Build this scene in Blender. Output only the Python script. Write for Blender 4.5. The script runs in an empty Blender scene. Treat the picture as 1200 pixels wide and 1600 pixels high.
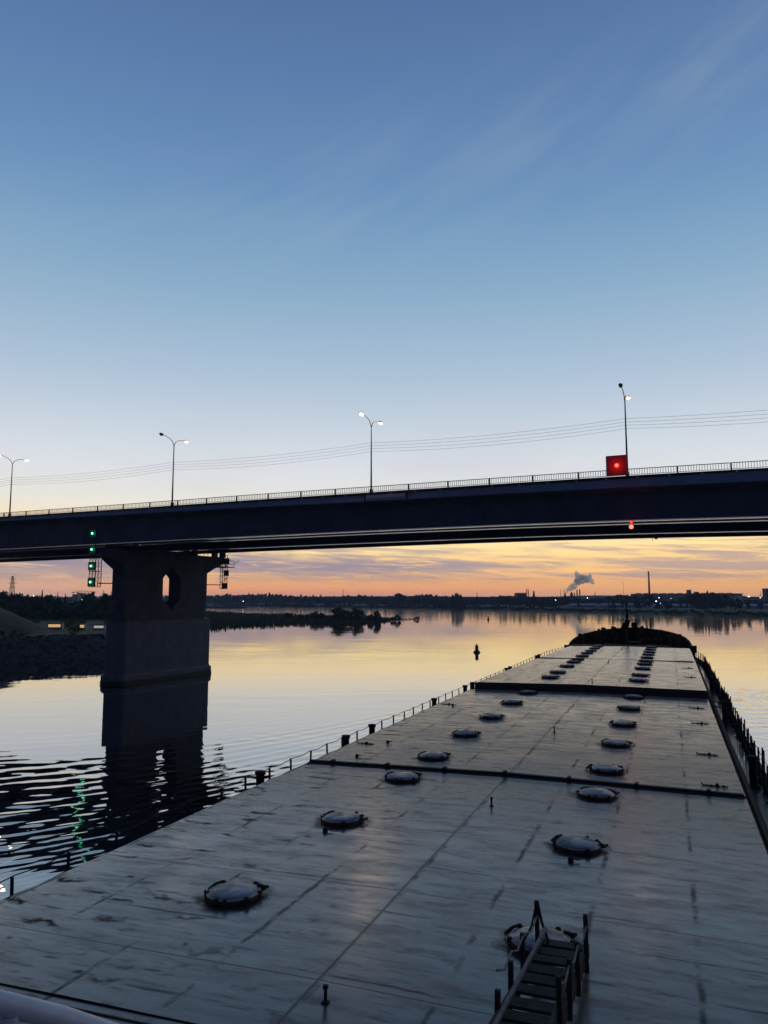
import bpy, bmesh, math, random
import numpy as np
from mathutils import Vector, Matrix, noise as mnoise
random.seed(7); np.random.seed(7)
R=math.radians
sc=bpy.context.scene
C=sc.collection
# ------------------------------------------------------------------ camera
HW=13.0                       # eye height above the river (metres)
PITCH=math.atan(136/1200)
cam=bpy.data.cameras.new('camera'); cam_o=bpy.data.objects.new('camera',cam); C.objects.link(cam_o)
cam.sensor_fit='VERTICAL'; cam.sensor_height=36; cam.lens=27
cam.clip_start=0.05; cam.clip_end=20000
cam_o.location=(0,0,HW); cam_o.rotation_euler=(math.pi/2+PITCH,0,0)
sc.camera=cam_o
sc.render.resolution_x=768; sc.render.resolution_y=1024
# ------------------------------------------------------------------ view
sc.view_settings.view_transform='Standard'; sc.view_settings.look='None'
sc.view_settings.exposure=0.0; sc.view_settings.gamma=1.0
sc.view_settings.use_curve_mapping=False
# ------------------------------------------------------------------ node helper
def lin(c):
    return tuple(((v/255)/12.92 if v/255<=0.04045 else ((v/255+0.055)/1.055)**2.4) for v in c)
class NT:
    def __init__(s,t): s.t=t; t.nodes.clear()
    def n(s,typ,ins=None,**kw):
        nd=s.t.nodes.new(typ)
        for k,v in kw.items(): setattr(nd,k,v)
        if ins:
            for k,v in ins.items():
                so=nd.inputs[k]
                if isinstance(v,bpy.types.NodeSocket): s.t.links.new(v,so)
                else: so.default_value=v
        return nd
    def m(s,op,a,b=0.0,c=0.0,clamp=False):
        return s.n('ShaderNodeMath',{0:a,1:b,2:c},operation=op,use_clamp=clamp).outputs[0]
    def vm(s,op,a,b=(0,0,0)):
        return s.n('ShaderNodeVectorMath',{0:a,1:b},operation=op).outputs[0]
    def ss(s,x,a,b,lo=0.0,hi=1.0):
        return s.n('ShaderNodeMapRange',{0:x,1:a,2:b,3:lo,4:hi},interpolation_type='SMOOTHSTEP').outputs[0]
    def noise(s,vec,scale,detail=3,rough=0.5,dist=0.0):
        return s.n('ShaderNodeTexNoise',{'Vector':vec,'Scale':scale,'Detail':detail,'Roughness':rough,'Distortion':dist}).outputs['Fac']
    def comb(s,x,y,z): return s.n('ShaderNodeCombineXYZ',{0:x,1:y,2:z}).outputs[0]
    def sep(s,v):
        o=s.n('ShaderNodeSeparateXYZ',{0:v}).outputs; return o[0],o[1],o[2]
    def mix(s,f,a,b,bt='MIX'):
        nd=s.n('ShaderNodeMix',data_type='RGBA',blend_type=bt)
        for i,v in ((0,f),(6,a),(7,b)):
            if isinstance(v,bpy.types.NodeSocket): s.t.links.new(v,nd.inputs[i])
            elif i==0: nd.inputs[i].default_value=v
            else: nd.inputs[i].default_value=(*v[:3],1)
        return nd.outputs[2]
    def ramp(s,f,stops):
        nd=s.n('ShaderNodeValToRGB',{0:f}); cr=nd.color_ramp
        while len(cr.elements)<len(stops): cr.elements.new(0.5)
        for e,(p,c) in zip(cr.elements,stops): e.position=p; e.color=(*c,1)
        return nd.outputs[0]
    def out(s,sh,kind='ShaderNodeOutputMaterial',sock=0):
        o=s.n(kind); s.t.links.new(sh,o.inputs[sock]); return o
# ------------------------------------------------------------------ world: dusk sky
SUN_AZ=20.0; SUN_EL=-1.2       # degrees: azimuth to the right of +Y
sc.cycles.volume_bounces=3
w=bpy.data.worlds.new('World'); sc.world=w; w.use_nodes=True
T=NT(w.node_tree)
g=T.n('ShaderNodeTexCoord').outputs['Generated']
gx,gy,gz=T.sep(g)
el=T.m('MULTIPLY',T.m('ARCSINE',gz),57.29578)
az=T.m('MULTIPLY',T.m('ARCTAN2',gx,gy),57.29578)
elc=T.m('MAXIMUM',el,0.0)
pos=T.m('SQRT',T.m('DIVIDE',elc,90.0))
def st(l): return [((e/90)**.5,lin(c)) for e,c in l]
front=T.ramp(pos,st([(0,(165,140,140)),(.45,(220,152,120)),(.9,(246,170,112)),(1.6,(255,190,120)),(2.8,(255,208,136)),(3.8,(255,226,158)),
  (5.2,(255,230,184)),(7,(240,236,226)),(9,(233,235,238)),(11.2,(217,226,235)),(15.9,(182,202,223)),(20.5,(153,185,211)),(25,(129,167,202)),
  (29,(111,149,192)),(33,(100,136,182)),(37,(92,125,172)),(41,(84,115,162)),(60,(42,66,114)),(90,(27,42,78))]))
rear=T.ramp(pos,st([(0,(40,47,66)),(3,(48,54,76)),(10,(50,60,88)),(30,(42,60,98)),(60,(31,48,88)),(90,(27,42,78))]))
ca=T.m('COSINE',T.m('MULTIPLY',T.m('SUBTRACT',az,SUN_AZ-6),0.0174533))
ff=T.ss(ca,-0.25,0.80)
sky=T.mix(ff,rear,front)
# warm side / cool side near the horizon
low=T.ss(el,0.0,9.0,1.0,0.0)
warm=T.m('MULTIPLY',T.ss(az,-5.0,26.0),low)
sky=T.mix(T.m('MULTIPLY',warm,0.30),sky,lin((255,204,122)))
cool=T.m('MULTIPLY',T.ss(az,-8.0,-28.0),low)
sky=T.mix(T.m('MULTIPLY',cool,0.42),sky,lin((205,188,176)))
# streaky stratus low over the far shore
v1=T.comb(T.m('MULTIPLY',az,0.065),T.m('ADD',T.m('MULTIPLY',el,1.05),T.m('MULTIPLY',az,0.030)),0.0)
n1=T.noise(v1,1.0,6,0.58,0.35)
v2=T.comb(T.m('MULTIPLY',az,0.16),T.m('ADD',T.m('MULTIPLY',el,2.2),T.m('MULTIPLY',az,0.10)),4.0)
n2=T.noise(v2,1.3,5,0.6,0.8)
nn=T.m('ADD',T.m('MULTIPLY',n1,0.62),T.m('MULTIPLY',n2,0.38))
band=T.m('MULTIPLY',T.ss(el,0.9,1.7),T.ss(el,3.2,5.4,1.0,0.0))
cl=T.m('MULTIPLY',T.ss(nn,0.44,0.58),band)
sky=T.mix(T.m('MULTIPLY',T.m('MULTIPLY',cl,0.72),ff),sky,lin((156,141,150)))
vh=T.comb(T.m('MULTIPLY',az,0.06),T.m('MULTIPLY',el,0.25),9.0)
hz=T.m('MULTIPLY',T.ss(T.noise(vh,1.0,4,0.5,0.3),0.45,0.7),T.m('MULTIPLY',T.ss(el,4.0,7.0),T.ss(el,10.0,16.0,1.0,0.0)))
sky=T.mix(T.m('MULTIPLY',hz,0.10),sky,lin((170,170,182)))
bc=T.m('DIVIDE',T.m('SUBTRACT',el,T.m('ADD',2.35,T.m('ADD',T.m('MULTIPLY',az,-0.012),T.m('MULTIPLY',T.m('SUBTRACT',n1,0.5),2.6)))),0.75)
bg=T.m('POWER',2.71828,T.m('MULTIPLY',T.m('MULTIPLY',bc,bc),-1.0))
bm_=T.m('MULTIPLY',T.m('MULTIPLY',bg,T.ss(az,16.0,-2.0)),T.ss(n2,0.30,0.52))
sky=T.mix(T.m('MULTIPLY',T.m('MULTIPLY',bm_,0.88),ff),sky,lin((142,133,150)))
# faint cirrus streaks climbing to the right
cb=T.m('SUBTRACT',el,T.m('ADD',T.m('MULTIPLY',az,0.20),28.9))
cg=T.m('POWER',2.71828,T.m('MULTIPLY',T.m('MULTIPLY',cb,cb),-0.055))
vr=T.comb(T.m('ADD',T.m('MULTIPLY',az,0.09),T.m('MULTIPLY',el,0.09)),T.m('SUBTRACT',T.m('MULTIPLY',el,0.60),T.m('MULTIPLY',az,0.27)),2.0)
cn=T.ss(T.noise(vr,0.9,5,0.55,0.25),0.28,0.80)
cx=T.m('MULTIPLY',T.ss(az,-24.0,0.0,0.45,1.0),ff)
sky=T.mix(T.m('MULTIPLY',T.m('MULTIPLY',T.m('MULTIPLY',cg,cn),cx),0.17),sky,lin((175,190,200)))
# below the horizon: dim ground tone
sky=T.mix(T.ss(el,-0.6,-0.05,1.0,0.0),sky,lin((60,64,78)))
nish=T.n('ShaderNodeTexSky',sky_type='NISHITA',sun_disc=False)
nish.sun_elevation=R(SUN_EL); nish.sun_rotation=R(SUN_AZ); nish.altitude=50
gain=T.m('ADD',0.97,T.m('MULTIPLY',T.m('MULTIPLY',T.ss(el,2.0,9.0,1.0,0.0),ff),0.38))
b1=T.n('ShaderNodeBackground',{0:sky,1:gain})
b2=T.n('ShaderNodeBackground',{0:nish.outputs[0],1:0.0015})
ad=T.n('ShaderNodeAddShader',{0:b1.outputs[0],1:b2.outputs[0]})
T.out(ad.outputs[0],'ShaderNodeOutputWorld')
# ------------------------------------------------------------------ sun, almost set behind the cloud bank
sl=bpy.data.lights.new('sun','SUN'); sl.energy=0.3; sl.angle=R(0.6); sl.color=(1,.62,.34)
so=bpy.data.objects.new('sun',sl); C.objects.link(so)
sd=Vector((math.sin(R(SUN_AZ))*math.cos(R(SUN_EL)),math.cos(R(SUN_AZ))*math.cos(R(SUN_EL)),math.sin(R(SUN_EL))))
so.rotation_euler=sd.to_track_quat('Z','Y').to_euler()

# ------------------------------------------------------------------ survey helpers (photo pixel -> place in the world)
def ray(x,y):
    a=(x-600)/1200; b=-(y-800)/1200
    return Vector((a,math.cos(PITCH)-math.sin(PITCH)*b,math.sin(PITCH)+math.cos(PITCH)*b))
def onz(x,y,z):
    r=ray(x,y); t=(z-HW)/r.z; return Vector((r.x*t,r.y*t,z))
def aty(x,y,Y):
    r=ray(x,y); t=Y/r.y; return Vector((r.x*t,Y,HW+r.z*t))
# ------------------------------------------------------------------ materials
MATS={}
def pmat(name,col,rough=0.7,metal=0.0,spec=0.5,var=0.0,vscale=3.0,bump=0.0,bscale=20.0,emit=None,estr=0.0,col2=None,coords='Object'):
    m=bpy.data.materials.new(name); m.use_nodes=True; t=NT(m.node_tree)
    tc=t.n('ShaderNodeTexCoord').outputs[coords]
    base=col
    ins={'Roughness':rough,'Metallic':metal,'Specular IOR Level':spec}
    if var>0:
        f=t.ss(t.noise(tc,vscale,5,0.6,0.2),0.35,0.68)
        c2=col2 if col2 else tuple(v*(1-var) for v in col)
        base=t.mix(f,col,c2); ins['Base Color']=base
    else: ins['Base Color']=(*col,1)
    if bump>0:
        b=t.n('ShaderNodeBump',{'Height':t.noise(tc,bscale,4,0.6),'Strength':1.0,'Distance':bump}); ins['Normal']=b.outputs[0]
    if emit: ins['Emission Color']=(*emit,1); ins['Emission Strength']=estr
    p=t.n('ShaderNodeBsdfPrincipled',ins); t.out(p.outputs[0])
    MATS[name]=m; return m
black_steel=pmat('black_steel',(.018,.017,.018),.72,0,.4,.5,4,.004,25)
rust_dark=pmat('rusty_dark_steel',(.028,.018,.014),.75,0,.3,.6,6,.006,30,col2=(.07,.032,.018))
deck_red=pmat('main_deck_paint',(.24,.20,.185),.30,0,.9,.6,.9,.01,6,col2=(.17,.14,.12))
for _n in deck_red.node_tree.nodes:
    if _n.type=='BSDF_PRINCIPLED': _n.inputs['Coat Weight'].default_value=.9; _n.inputs['Coat Roughness'].default_value=.12; _n.inputs['Coat IOR'].default_value=1.7
hull_paint=pmat('hull_paint',(.02,.022,.028),.5,0,.5,.4,.7)
def dome_material():
    m=bpy.data.materials.new('hatch_dome_metal'); m.use_nodes=True; t=NT(m.node_tree)
    tc=t.n('ShaderNodeTexCoord').outputs['Object']; oi=t.n('ShaderNodeObjectInfo').outputs['Random']
    off=t.vm('ADD',tc,t.comb(t.m('MULTIPLY',oi,40.0),t.m('MULTIPLY',oi,17.0),0.0))
    n1=t.noise(off,3.2,5,.62,.3)
    c=t.mix(t.ss(n1,.40,.66),(.34,.31,.30),(.16,.14,.13)); c=t.mix(t.m('MULTIPLY',oi,.5),c,(.09,.09,.10))
    ro=t.m('ADD',t.ss(n1,.35,.65,.22,.50),t.m('MULTIPLY',oi,.14))
    b=t.n('ShaderNodeBump',{'Height':t.noise(off,5,3,.5),'Strength':1.0,'Distance':.008})
    p=t.n('ShaderNodeBsdfPrincipled',{'Base Color':c,'Roughness':ro,'Metallic':.25,'Normal':b.outputs[0]}); t.out(p.outputs[0]); return m
dome_metal=dome_material()
wood_grey=pmat('weathered_wood',(.052,.046,.042),.8,0,.3,.5,7,.004,40)
pole_wood=pmat('pale_pole',(.17,.165,.16),.6,0,.4,.4,6)
white_pipe=pmat('white_painted_pipe',(.62,.66,.70),.28,0,.5,.12,9)
conc=pmat('bridge_concrete',(.17,.175,.19),.85,0,.3,.35,.35,.01,3)
def pier_material():
    m=bpy.data.materials.new('pier_concrete'); m.use_nodes=True; t=NT(m.node_tree)
    tc=t.n('ShaderNodeTexCoord').outputs['Object']; x,y,z=t.sep(tc)
    n1=t.noise(tc,.5,5,.6); n2=t.noise(t.comb(t.m('MULTIPLY',x,1.4),t.m('MULTIPLY',y,1.4),t.m('MULTIPLY',z,.12)),1.0,4,.6)
    c=t.mix(t.ss(n1,.35,.68),(.085,.100,.135),(.112,.126,.158))
    c=t.mix(t.m('MULTIPLY',t.ss(n2,.50,.70),.5),c,(.055,.062,.08))
    ln=t.ss(t.m('PINGPONG',t.m('ADD',z,.1),.6),0.015,.035,1.0,0.0)
    c=t.mix(t.m('MULTIPLY',ln,.45),c,(.06,.065,.08))
    c=t.mix(t.ss(t.m('ADD',z,t.m('MULTIPLY',n2,.6)),1.1,.5,0.0,.8),c,(.022,.024,.026))
    b=t.n('ShaderNodeBump',{'Height':t.m('SUBTRACT',t.noise(tc,3,4,.6),t.m('MULTIPLY',ln,.6)),'Strength':1.0,'Distance':.015})
    p=t.n('ShaderNodeBsdfPrincipled',{'Base Color':c,'Roughness':.88,'Specular IOR Level':.3,'Normal':b.outputs[0]}); t.out(p.outputs[0]); return m
conc_d=pier_material()
conc_u=pmat('pier_shaft_shaded_concrete',(.062,.072,.098),.88,0,.3,.35,.5,.02,2.5)  # darker upper concrete, with the bridge's shade also put into its colour
girder_paint=pmat('girder_paint',(.030,.056,.108),.5,0,.4,.42,.35)
flange_paint=pmat('girder_flange_paint',(.80,.78,.78),.24,0.7,.5,.15,.6)
fascia_paint=pmat('fascia_panel',(.15,.23,.36),.55,0,.4,.2,.4)
rail_steel=pmat('rail_steel',(.05,.055,.065),.6,0,.4)
pole_steel=pmat('galvanised_pole',(.10,.105,.11),.5,.3,.5)
lamp_case=pmat('lamp_case',(.03,.03,.035),.5,0,.4)
lamp_lit=pmat('sodium_lens',(1,.85,.6),.3,emit=(1.0,.74,.42),estr=22)
lamp_lit2=pmat('bright_sodium_lens',(1,.85,.6),.3,emit=(1.0,.76,.46),estr=26)
lens_off=pmat('unlit_lens',(.10,.10,.10),.2)
red_panel=pmat('red_signal_board',(.42,.012,.014),.45)
board_edge=pmat('board_frame',(.10,.07,.08),.6)
red_lit=pmat('red_signal_lens',(1,.1,.05),.3,emit=(1.0,.06,.035),estr=1.6)
red_core=pmat('red_signal_core',(1,.3,.2),.3,emit=(1.0,.22,.16),estr=1.7)
green_panel=pmat('green_signal_board',(.01,.10,.055),.5)
green_lit=pmat('green_signal_lens',(.3,1,.7),.3,emit=(.10,1.0,.50),estr=1.2)
green_core=pmat('green_signal_core',(.5,1,.8),.3,emit=(.55,1.0,.82),estr=3.5)
town_light=pmat('town_lamp_lens',(1,1,1),.3,emit=(1.0,.82,.62),estr=9)
town_light2=pmat('cold_town_lamp_lens',(1,1,1),.3,emit=(.80,.95,1.0),estr=9)
cable_mat=pmat('cable_rubber',(.03,.03,.035),.7)
brick_far=pmat('plant_wall',(.16,.13,.12),.8,0,.3,.2,.05)
factory_wall=pmat('factory_wall',(.28,.28,.30),.7,0,.3,.15,.02)
shed_roof=pmat('shed_sheeting',(.40,.43,.46),.5,0,.5,.3,.06)
window_dark=pmat('dark_glazing',(.02,.025,.03),.15)
flat_wall=pmat('apartment_wall',(.32,.32,.34),.8,0,.3,.15,.1)
chimney_red=pmat('chimney_brick',(.34,.15,.12),.85,0,.3,.25,.1)
bark=pmat('bark',(.045,.035,.028),.9,0,.2,.4,2)
buoy_red=pmat('buoy_paint',(.09,.018,.012),.5)

def leafmat(name,c1,c2,sc_=1.4):
    m=bpy.data.materials.new(name); m.use_nodes=True; t=NT(m.node_tree)
    tc=t.n('ShaderNodeTexCoord').outputs['Object']
    f=t.ss(t.noise(tc,sc_,3,0.6),0.36,0.64)
    p=t.n('ShaderNodeBsdfPrincipled',{'Base Color':t.mix(f,c1,c2),'Roughness':.75,'Specular IOR Level':.2})
    t.out(p.outputs[0]); return m
leaf_a=leafmat('dark_foliage',(.022,.042,.018),(.050,.078,.030),.5)
leaf_b=leafmat('willow_foliage',(.035,.058,.022),(.070,.095,.038),.5)
leaf_c=leafmat('spruce_needles',(.014,.030,.018),(.028,.050,.026),.6)
leaf_far=leafmat('far_foliage',(.030,.048,.028),(.062,.082,.042),.15)
reed_mat=leafmat('reeds',(.055,.085,.026),(.115,.125,.045),.08)

BMP=0.6
def deck_material():
    m=bpy.data.materials.new('hatch_cover_plating'); m.use_nodes=True; t=NT(m.node_tree)
    tc=t.n('ShaderNodeTexCoord').outputs['Object']; u,v,z=t.sep(tc)
    # anisotropic coords: long across the ship
    def an(su,sv,w_): return t.comb(t.m('MULTIPLY',u,su),t.m('MULTIPLY',v,sv),w_)
    nA=t.noise(an(0.75,2.8,0.0),1.0,6,0.62,0.08); nB=t.noise(an(1.5,11.0,3.0),1.0,5,0.62,0.05)
    big=t.noise(tc,0.20,4,0.55,0.3); fine=t.noise(tc,11.0,5,0.65)
    # plate strips: uneven sheen from differing panel slopes painted in as tints
    sid=t.m('FLOOR',t.m('DIVIDE',t.m('ADD',u,14.6),2.45)); vid=t.m('FLOOR',t.m('DIVIDE',t.m('ADD',v,1.2),7.1))
    wn=t.n('ShaderNodeTexWhiteNoise',{0:t.comb(sid,vid,0.0)},noise_dimensions='3D').outputs[0]
    wn2=t.n('ShaderNodeTexWhiteNoise',{0:t.comb(sid,3.0,5.0)},noise_dimensions='3D').outputs[0]
    base=t.mix(t.ss(big,0.35,0.66),(.052,.033,.030),(.086,.055,.047))
    base=t.mix(t.m('MULTIPLY',t.ss(wn2,0.35,0.75),0.5),base,(.098,.068,.065))
    base=t.mix(t.ss(u,-4.80,-4.90,0.0,0.38),base,(.135,.095,.080))  # port half warmer and lighter: its peach sheen put into the colour
    base=t.mix(t.m('MULTIPLY',wn,0.22),base,(.060,.060,.066))
    base=t.mix(t.m('MULTIPLY',t.ss(nA,0.50,0.72),0.22),base,(.045,.038,.040))
    base=t.mix(t.m('MULTIPLY',t.ss(nB,0.54,0.70),0.20),base,(.044,.034,.032))
    base=t.mix(t.m('MULTIPLY',t.ss(nA,0.44,0.30),0.30),base,(.165,.140,.125))
    # rust runs toward the port (left) edge
    edge=t.ss(u,-4.0,-11.0)
    rn=t.noise(an(0.85,3.6,11.0),1.0,6,0.62,0.1)
    wob0=t.m('SUBTRACT',t.noise(tc,1.1,4,0.65),0.5)
    rowp=t.ss(t.m('PINGPONG',t.m('ADD',v,t.m('MULTIPLY',wob0,1.2)),0.295),0.02,0.16,1.0,0.0)
    dash=t.ss(t.noise(an(0.95,1.7,51.0),1.0,3,0.6),0.52,0.62)
    dm=t.m('MULTIPLY',t.m('MULTIPLY',rowp,dash),t.m('ADD',0.35,t.m('MULTIPLY',edge,0.6)))
    rust=t.m('MAXIMUM',dm,t.m('MULTIPLY',t.ss(rn,0.60,0.70),t.m('ADD',t.m('MULTIPLY',edge,0.75),0.05)))
    base=t.mix(rust,base,(.050,.026,.020))
    # broken stiffener / weld marks: fore-and-aft every 1.66 m, athwart every 1.18 m
    brk=t.noise(an(0.7,0.55,7.0),1.0,5,0.72); brk2=t.noise(an(0.45,0.9,17.0),1.0,4,0.7)
    wob=t.m('MULTIPLY',t.m('SUBTRACT',t.noise(tc,1.4,4,0.65),0.5),0.14)
    def lines(c,per,wd,off=0.0):
        p=t.m('PINGPONG',t.m('ADD',t.m('ADD',c,off),wob),per/2)
        return t.ss(p,wd*0.15,wd,1.0,0.0)
    lu=t.m('MULTIPLY',lines(u,1.66,0.075,4.8),t.ss(brk,0.45,0.60))
    rd=t.m('MULTIPLY',t.ss(t.m('ABSOLUTE',t.m('ADD',u,4.85)),0.0,0.05,1.0,0.0),0.75)
    lv=t.m('MULTIPLY',lines(v,1.18,0.055),t.ss(brk2,0.44,0.62))
    lvh=t.ss(t.m('PINGPONG',t.m('ADD',v,t.m('ADD',0.2,t.m('MULTIPLY',wob,.3))),1.77),0.006,0.022,1.0,0.0)
    mk=t.m('MAXIMUM',t.m('MULTIPLY',lu,0.9),t.m('MAXIMUM',t.m('MULTIPLY',lv,0.8),t.m('MAXIMUM',t.m('MULTIPLY',lvh,0.65),rd)))
    base=t.mix(t.m('MULTIPLY',mk,0.85),base,(.026,.020,.020))
    spots=t.noise(tc,2.3,6,0.7,0.3)
    spm=t.m('MULTIPLY',t.ss(spots,0.64,0.74),0.7)
    base=t.mix(spm,base,(.038,.026,.022))
    scr=t.noise(t.comb(t.m('MULTIPLY',u,14.0),t.m('MULTIPLY',v,2.2),31.0),1.0,3,0.6,0.6)
    base=t.mix(t.m('MULTIPLY',t.ss(scr,0.68,0.76),0.35),base,(.26,.24,.23))
    base=t.mix(t.m('MULTIPLY',t.ss(fine,0.45,0.7),0.15),base,(.05,.045,.045))
    dirt=t.m('MAXIMUM',t.m('MULTIPLY',mk,0.8),t.m('MAXIMUM',rust,t.m('MAXIMUM',t.m('MULTIPLY',t.ss(nA,0.54,0.72),0.26),t.m('MAXIMUM',spm,t.m('MULTIPLY',t.ss(nB,0.53,0.68),0.40)))))
    ro=t.m('ADD',t.ss(nA,0.36,0.62,0.27,0.40),t.m('ADD',t.m('MULTIPLY',dirt,0.28),t.m('MULTIPLY',wn,0.08)))
    hA=t.noise(an(0.40,2.6,0.0),1.0,1,0.5,0.3); hB=t.noise(an(1.1,7.0,3.0),1.0,1,0.5,0.2)
    dent=t.noise(an(0.8,0.8,41.0),1.0,2,0.5,0.0)
    h=t.m('ADD',t.m('MULTIPLY',hA,BMP*.0060),t.m('ADD',t.m('MULTIPLY',hB,BMP*.0020),t.m('ADD',t.m('MULTIPLY',dent,.004),t.m('MULTIPLY',big,0.012))))
    h=t.m('ADD',h,t.m('MULTIPLY',fine,0.00008))
    h=t.m('SUBTRACT',h,t.m('MULTIPLY',t.m('MAXIMUM',lu,lvh),0.0015))
    bp=t.n('ShaderNodeBump',{'Height':h,'Strength':1.0,'Distance':1.0})
    p=t.n('ShaderNodeBsdfPrincipled',{'Base Color':base,'Roughness':ro,'IOR':1.52,'Coat Weight':t.m('MULTIPLY',t.m('SUBTRACT',1.0,dirt),1.0),'Coat Roughness':t.ss(nA,0.35,0.65,0.19,0.30),'Coat IOR':1.48,'Coat Normal':bp.outputs[0],'Specular IOR Level':t.m('SUBTRACT',0.14,t.m('MULTIPLY',dirt,0.12)),'Normal':bp.outputs[0]})
    t.out(p.outputs[0]); return m
deck_mat=deck_material()
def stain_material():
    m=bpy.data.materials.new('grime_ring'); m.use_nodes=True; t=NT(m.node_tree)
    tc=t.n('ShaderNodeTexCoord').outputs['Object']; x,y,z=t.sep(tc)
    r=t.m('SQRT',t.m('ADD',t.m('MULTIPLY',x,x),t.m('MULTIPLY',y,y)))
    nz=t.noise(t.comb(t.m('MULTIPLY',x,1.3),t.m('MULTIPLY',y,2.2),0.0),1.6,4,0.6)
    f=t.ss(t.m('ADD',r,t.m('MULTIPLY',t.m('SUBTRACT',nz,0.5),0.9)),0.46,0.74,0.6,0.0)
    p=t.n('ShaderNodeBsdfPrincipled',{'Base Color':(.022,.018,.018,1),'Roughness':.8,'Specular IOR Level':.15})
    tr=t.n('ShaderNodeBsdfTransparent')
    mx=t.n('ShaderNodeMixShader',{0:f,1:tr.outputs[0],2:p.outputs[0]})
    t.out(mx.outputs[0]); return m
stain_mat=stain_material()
def water_material():
    m=bpy.data.materials.new('river_water'); m.use_nodes=True; t=NT(m.node_tree)
    tc=t.n('ShaderNodeNewGeometry').outputs['Position']; x,y,z=t.sep(tc)
    d=t.m('SQRT',t.m('ADD',t.m('MULTIPLY',x,x),t.m('MULTIPLY',y,y)))
    h1=t.noise(t.comb(t.m('MULTIPLY',x,0.55),y,0.0),0.55,3,0.5,0.3)
    h2=t.noise(t.comb(t.m('MULTIPLY',x,0.4),y,5.0),0.09,3,0.5,0.5)
    calm=t.ss(t.noise(t.comb(t.m('MULTIPLY',x,0.25),y,8.0),0.012,3,0.5,0.4),0.40,0.62,0.35,1.5)
    a=t.m('MULTIPLY',t.m('MULTIPLY',h1,0.006),calm)
    h=t.m('ADD',a,t.m('MULTIPLY',h2,0.05))
    bp=t.n('ShaderNodeBump',{'Height':h,'Strength':1.0,'Distance':1.0})
    gl=t.n('ShaderNodeBsdfGlossy',{'Color':(.93,.93,.93,1),'Roughness':t.ss(d,80.0,700.0,0.012,0.07),'Normal':bp.outputs[0]})
    df=t.n('ShaderNodeBsdfDiffuse',{'Color':(.006,.009,.011,1)})
    fr=t.n('ShaderNodeFresnel',{'IOR':1.75,'Normal':bp.outputs[0]}).outputs[0]
    f=t.m('POWER',fr,0.50,clamp=True)
    mx=t.n('ShaderNodeMixShader',{0:f,1:df.outputs[0],2:gl.outputs[0]})
    t.out(mx.outputs[0]); return m
water_mat=water_material()
def ground_material():
    m=bpy.data.materials.new('meadow_ground'); m.use_nodes=True; t=NT(m.node_tree)
    tc=t.n('ShaderNodeNewGeometry').outputs['Position']; x,y,z=t.sep(tc)
    f=t.ss(t.noise(tc,0.06,5,0.6),0.38,0.62)
    c=t.mix(f,(.070,.120,.038),(.130,.125,.055))
    c=t.mix(t.ss(t.noise(tc,1.2,4,0.6),0.45,0.65,0,0.5),c,(.03,.035,.018))
    p=t.n('ShaderNodeBsdfPrincipled',{'Base Color':c,'Roughness':.9,'Specular IOR Level':.15})
    t.out(p.outputs[0]); return m
ground_mat=ground_material()
rock_mat=pmat('riprap_rock',(.045,.045,.046),.9,0,.25,.5,.8,.08,2.0,col2=(.10,.095,.09))
sand_mat=pmat('sandy_embankment',(.085,.055,.048),.9,0,.15,.3,.25,.05,1.2)

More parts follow.
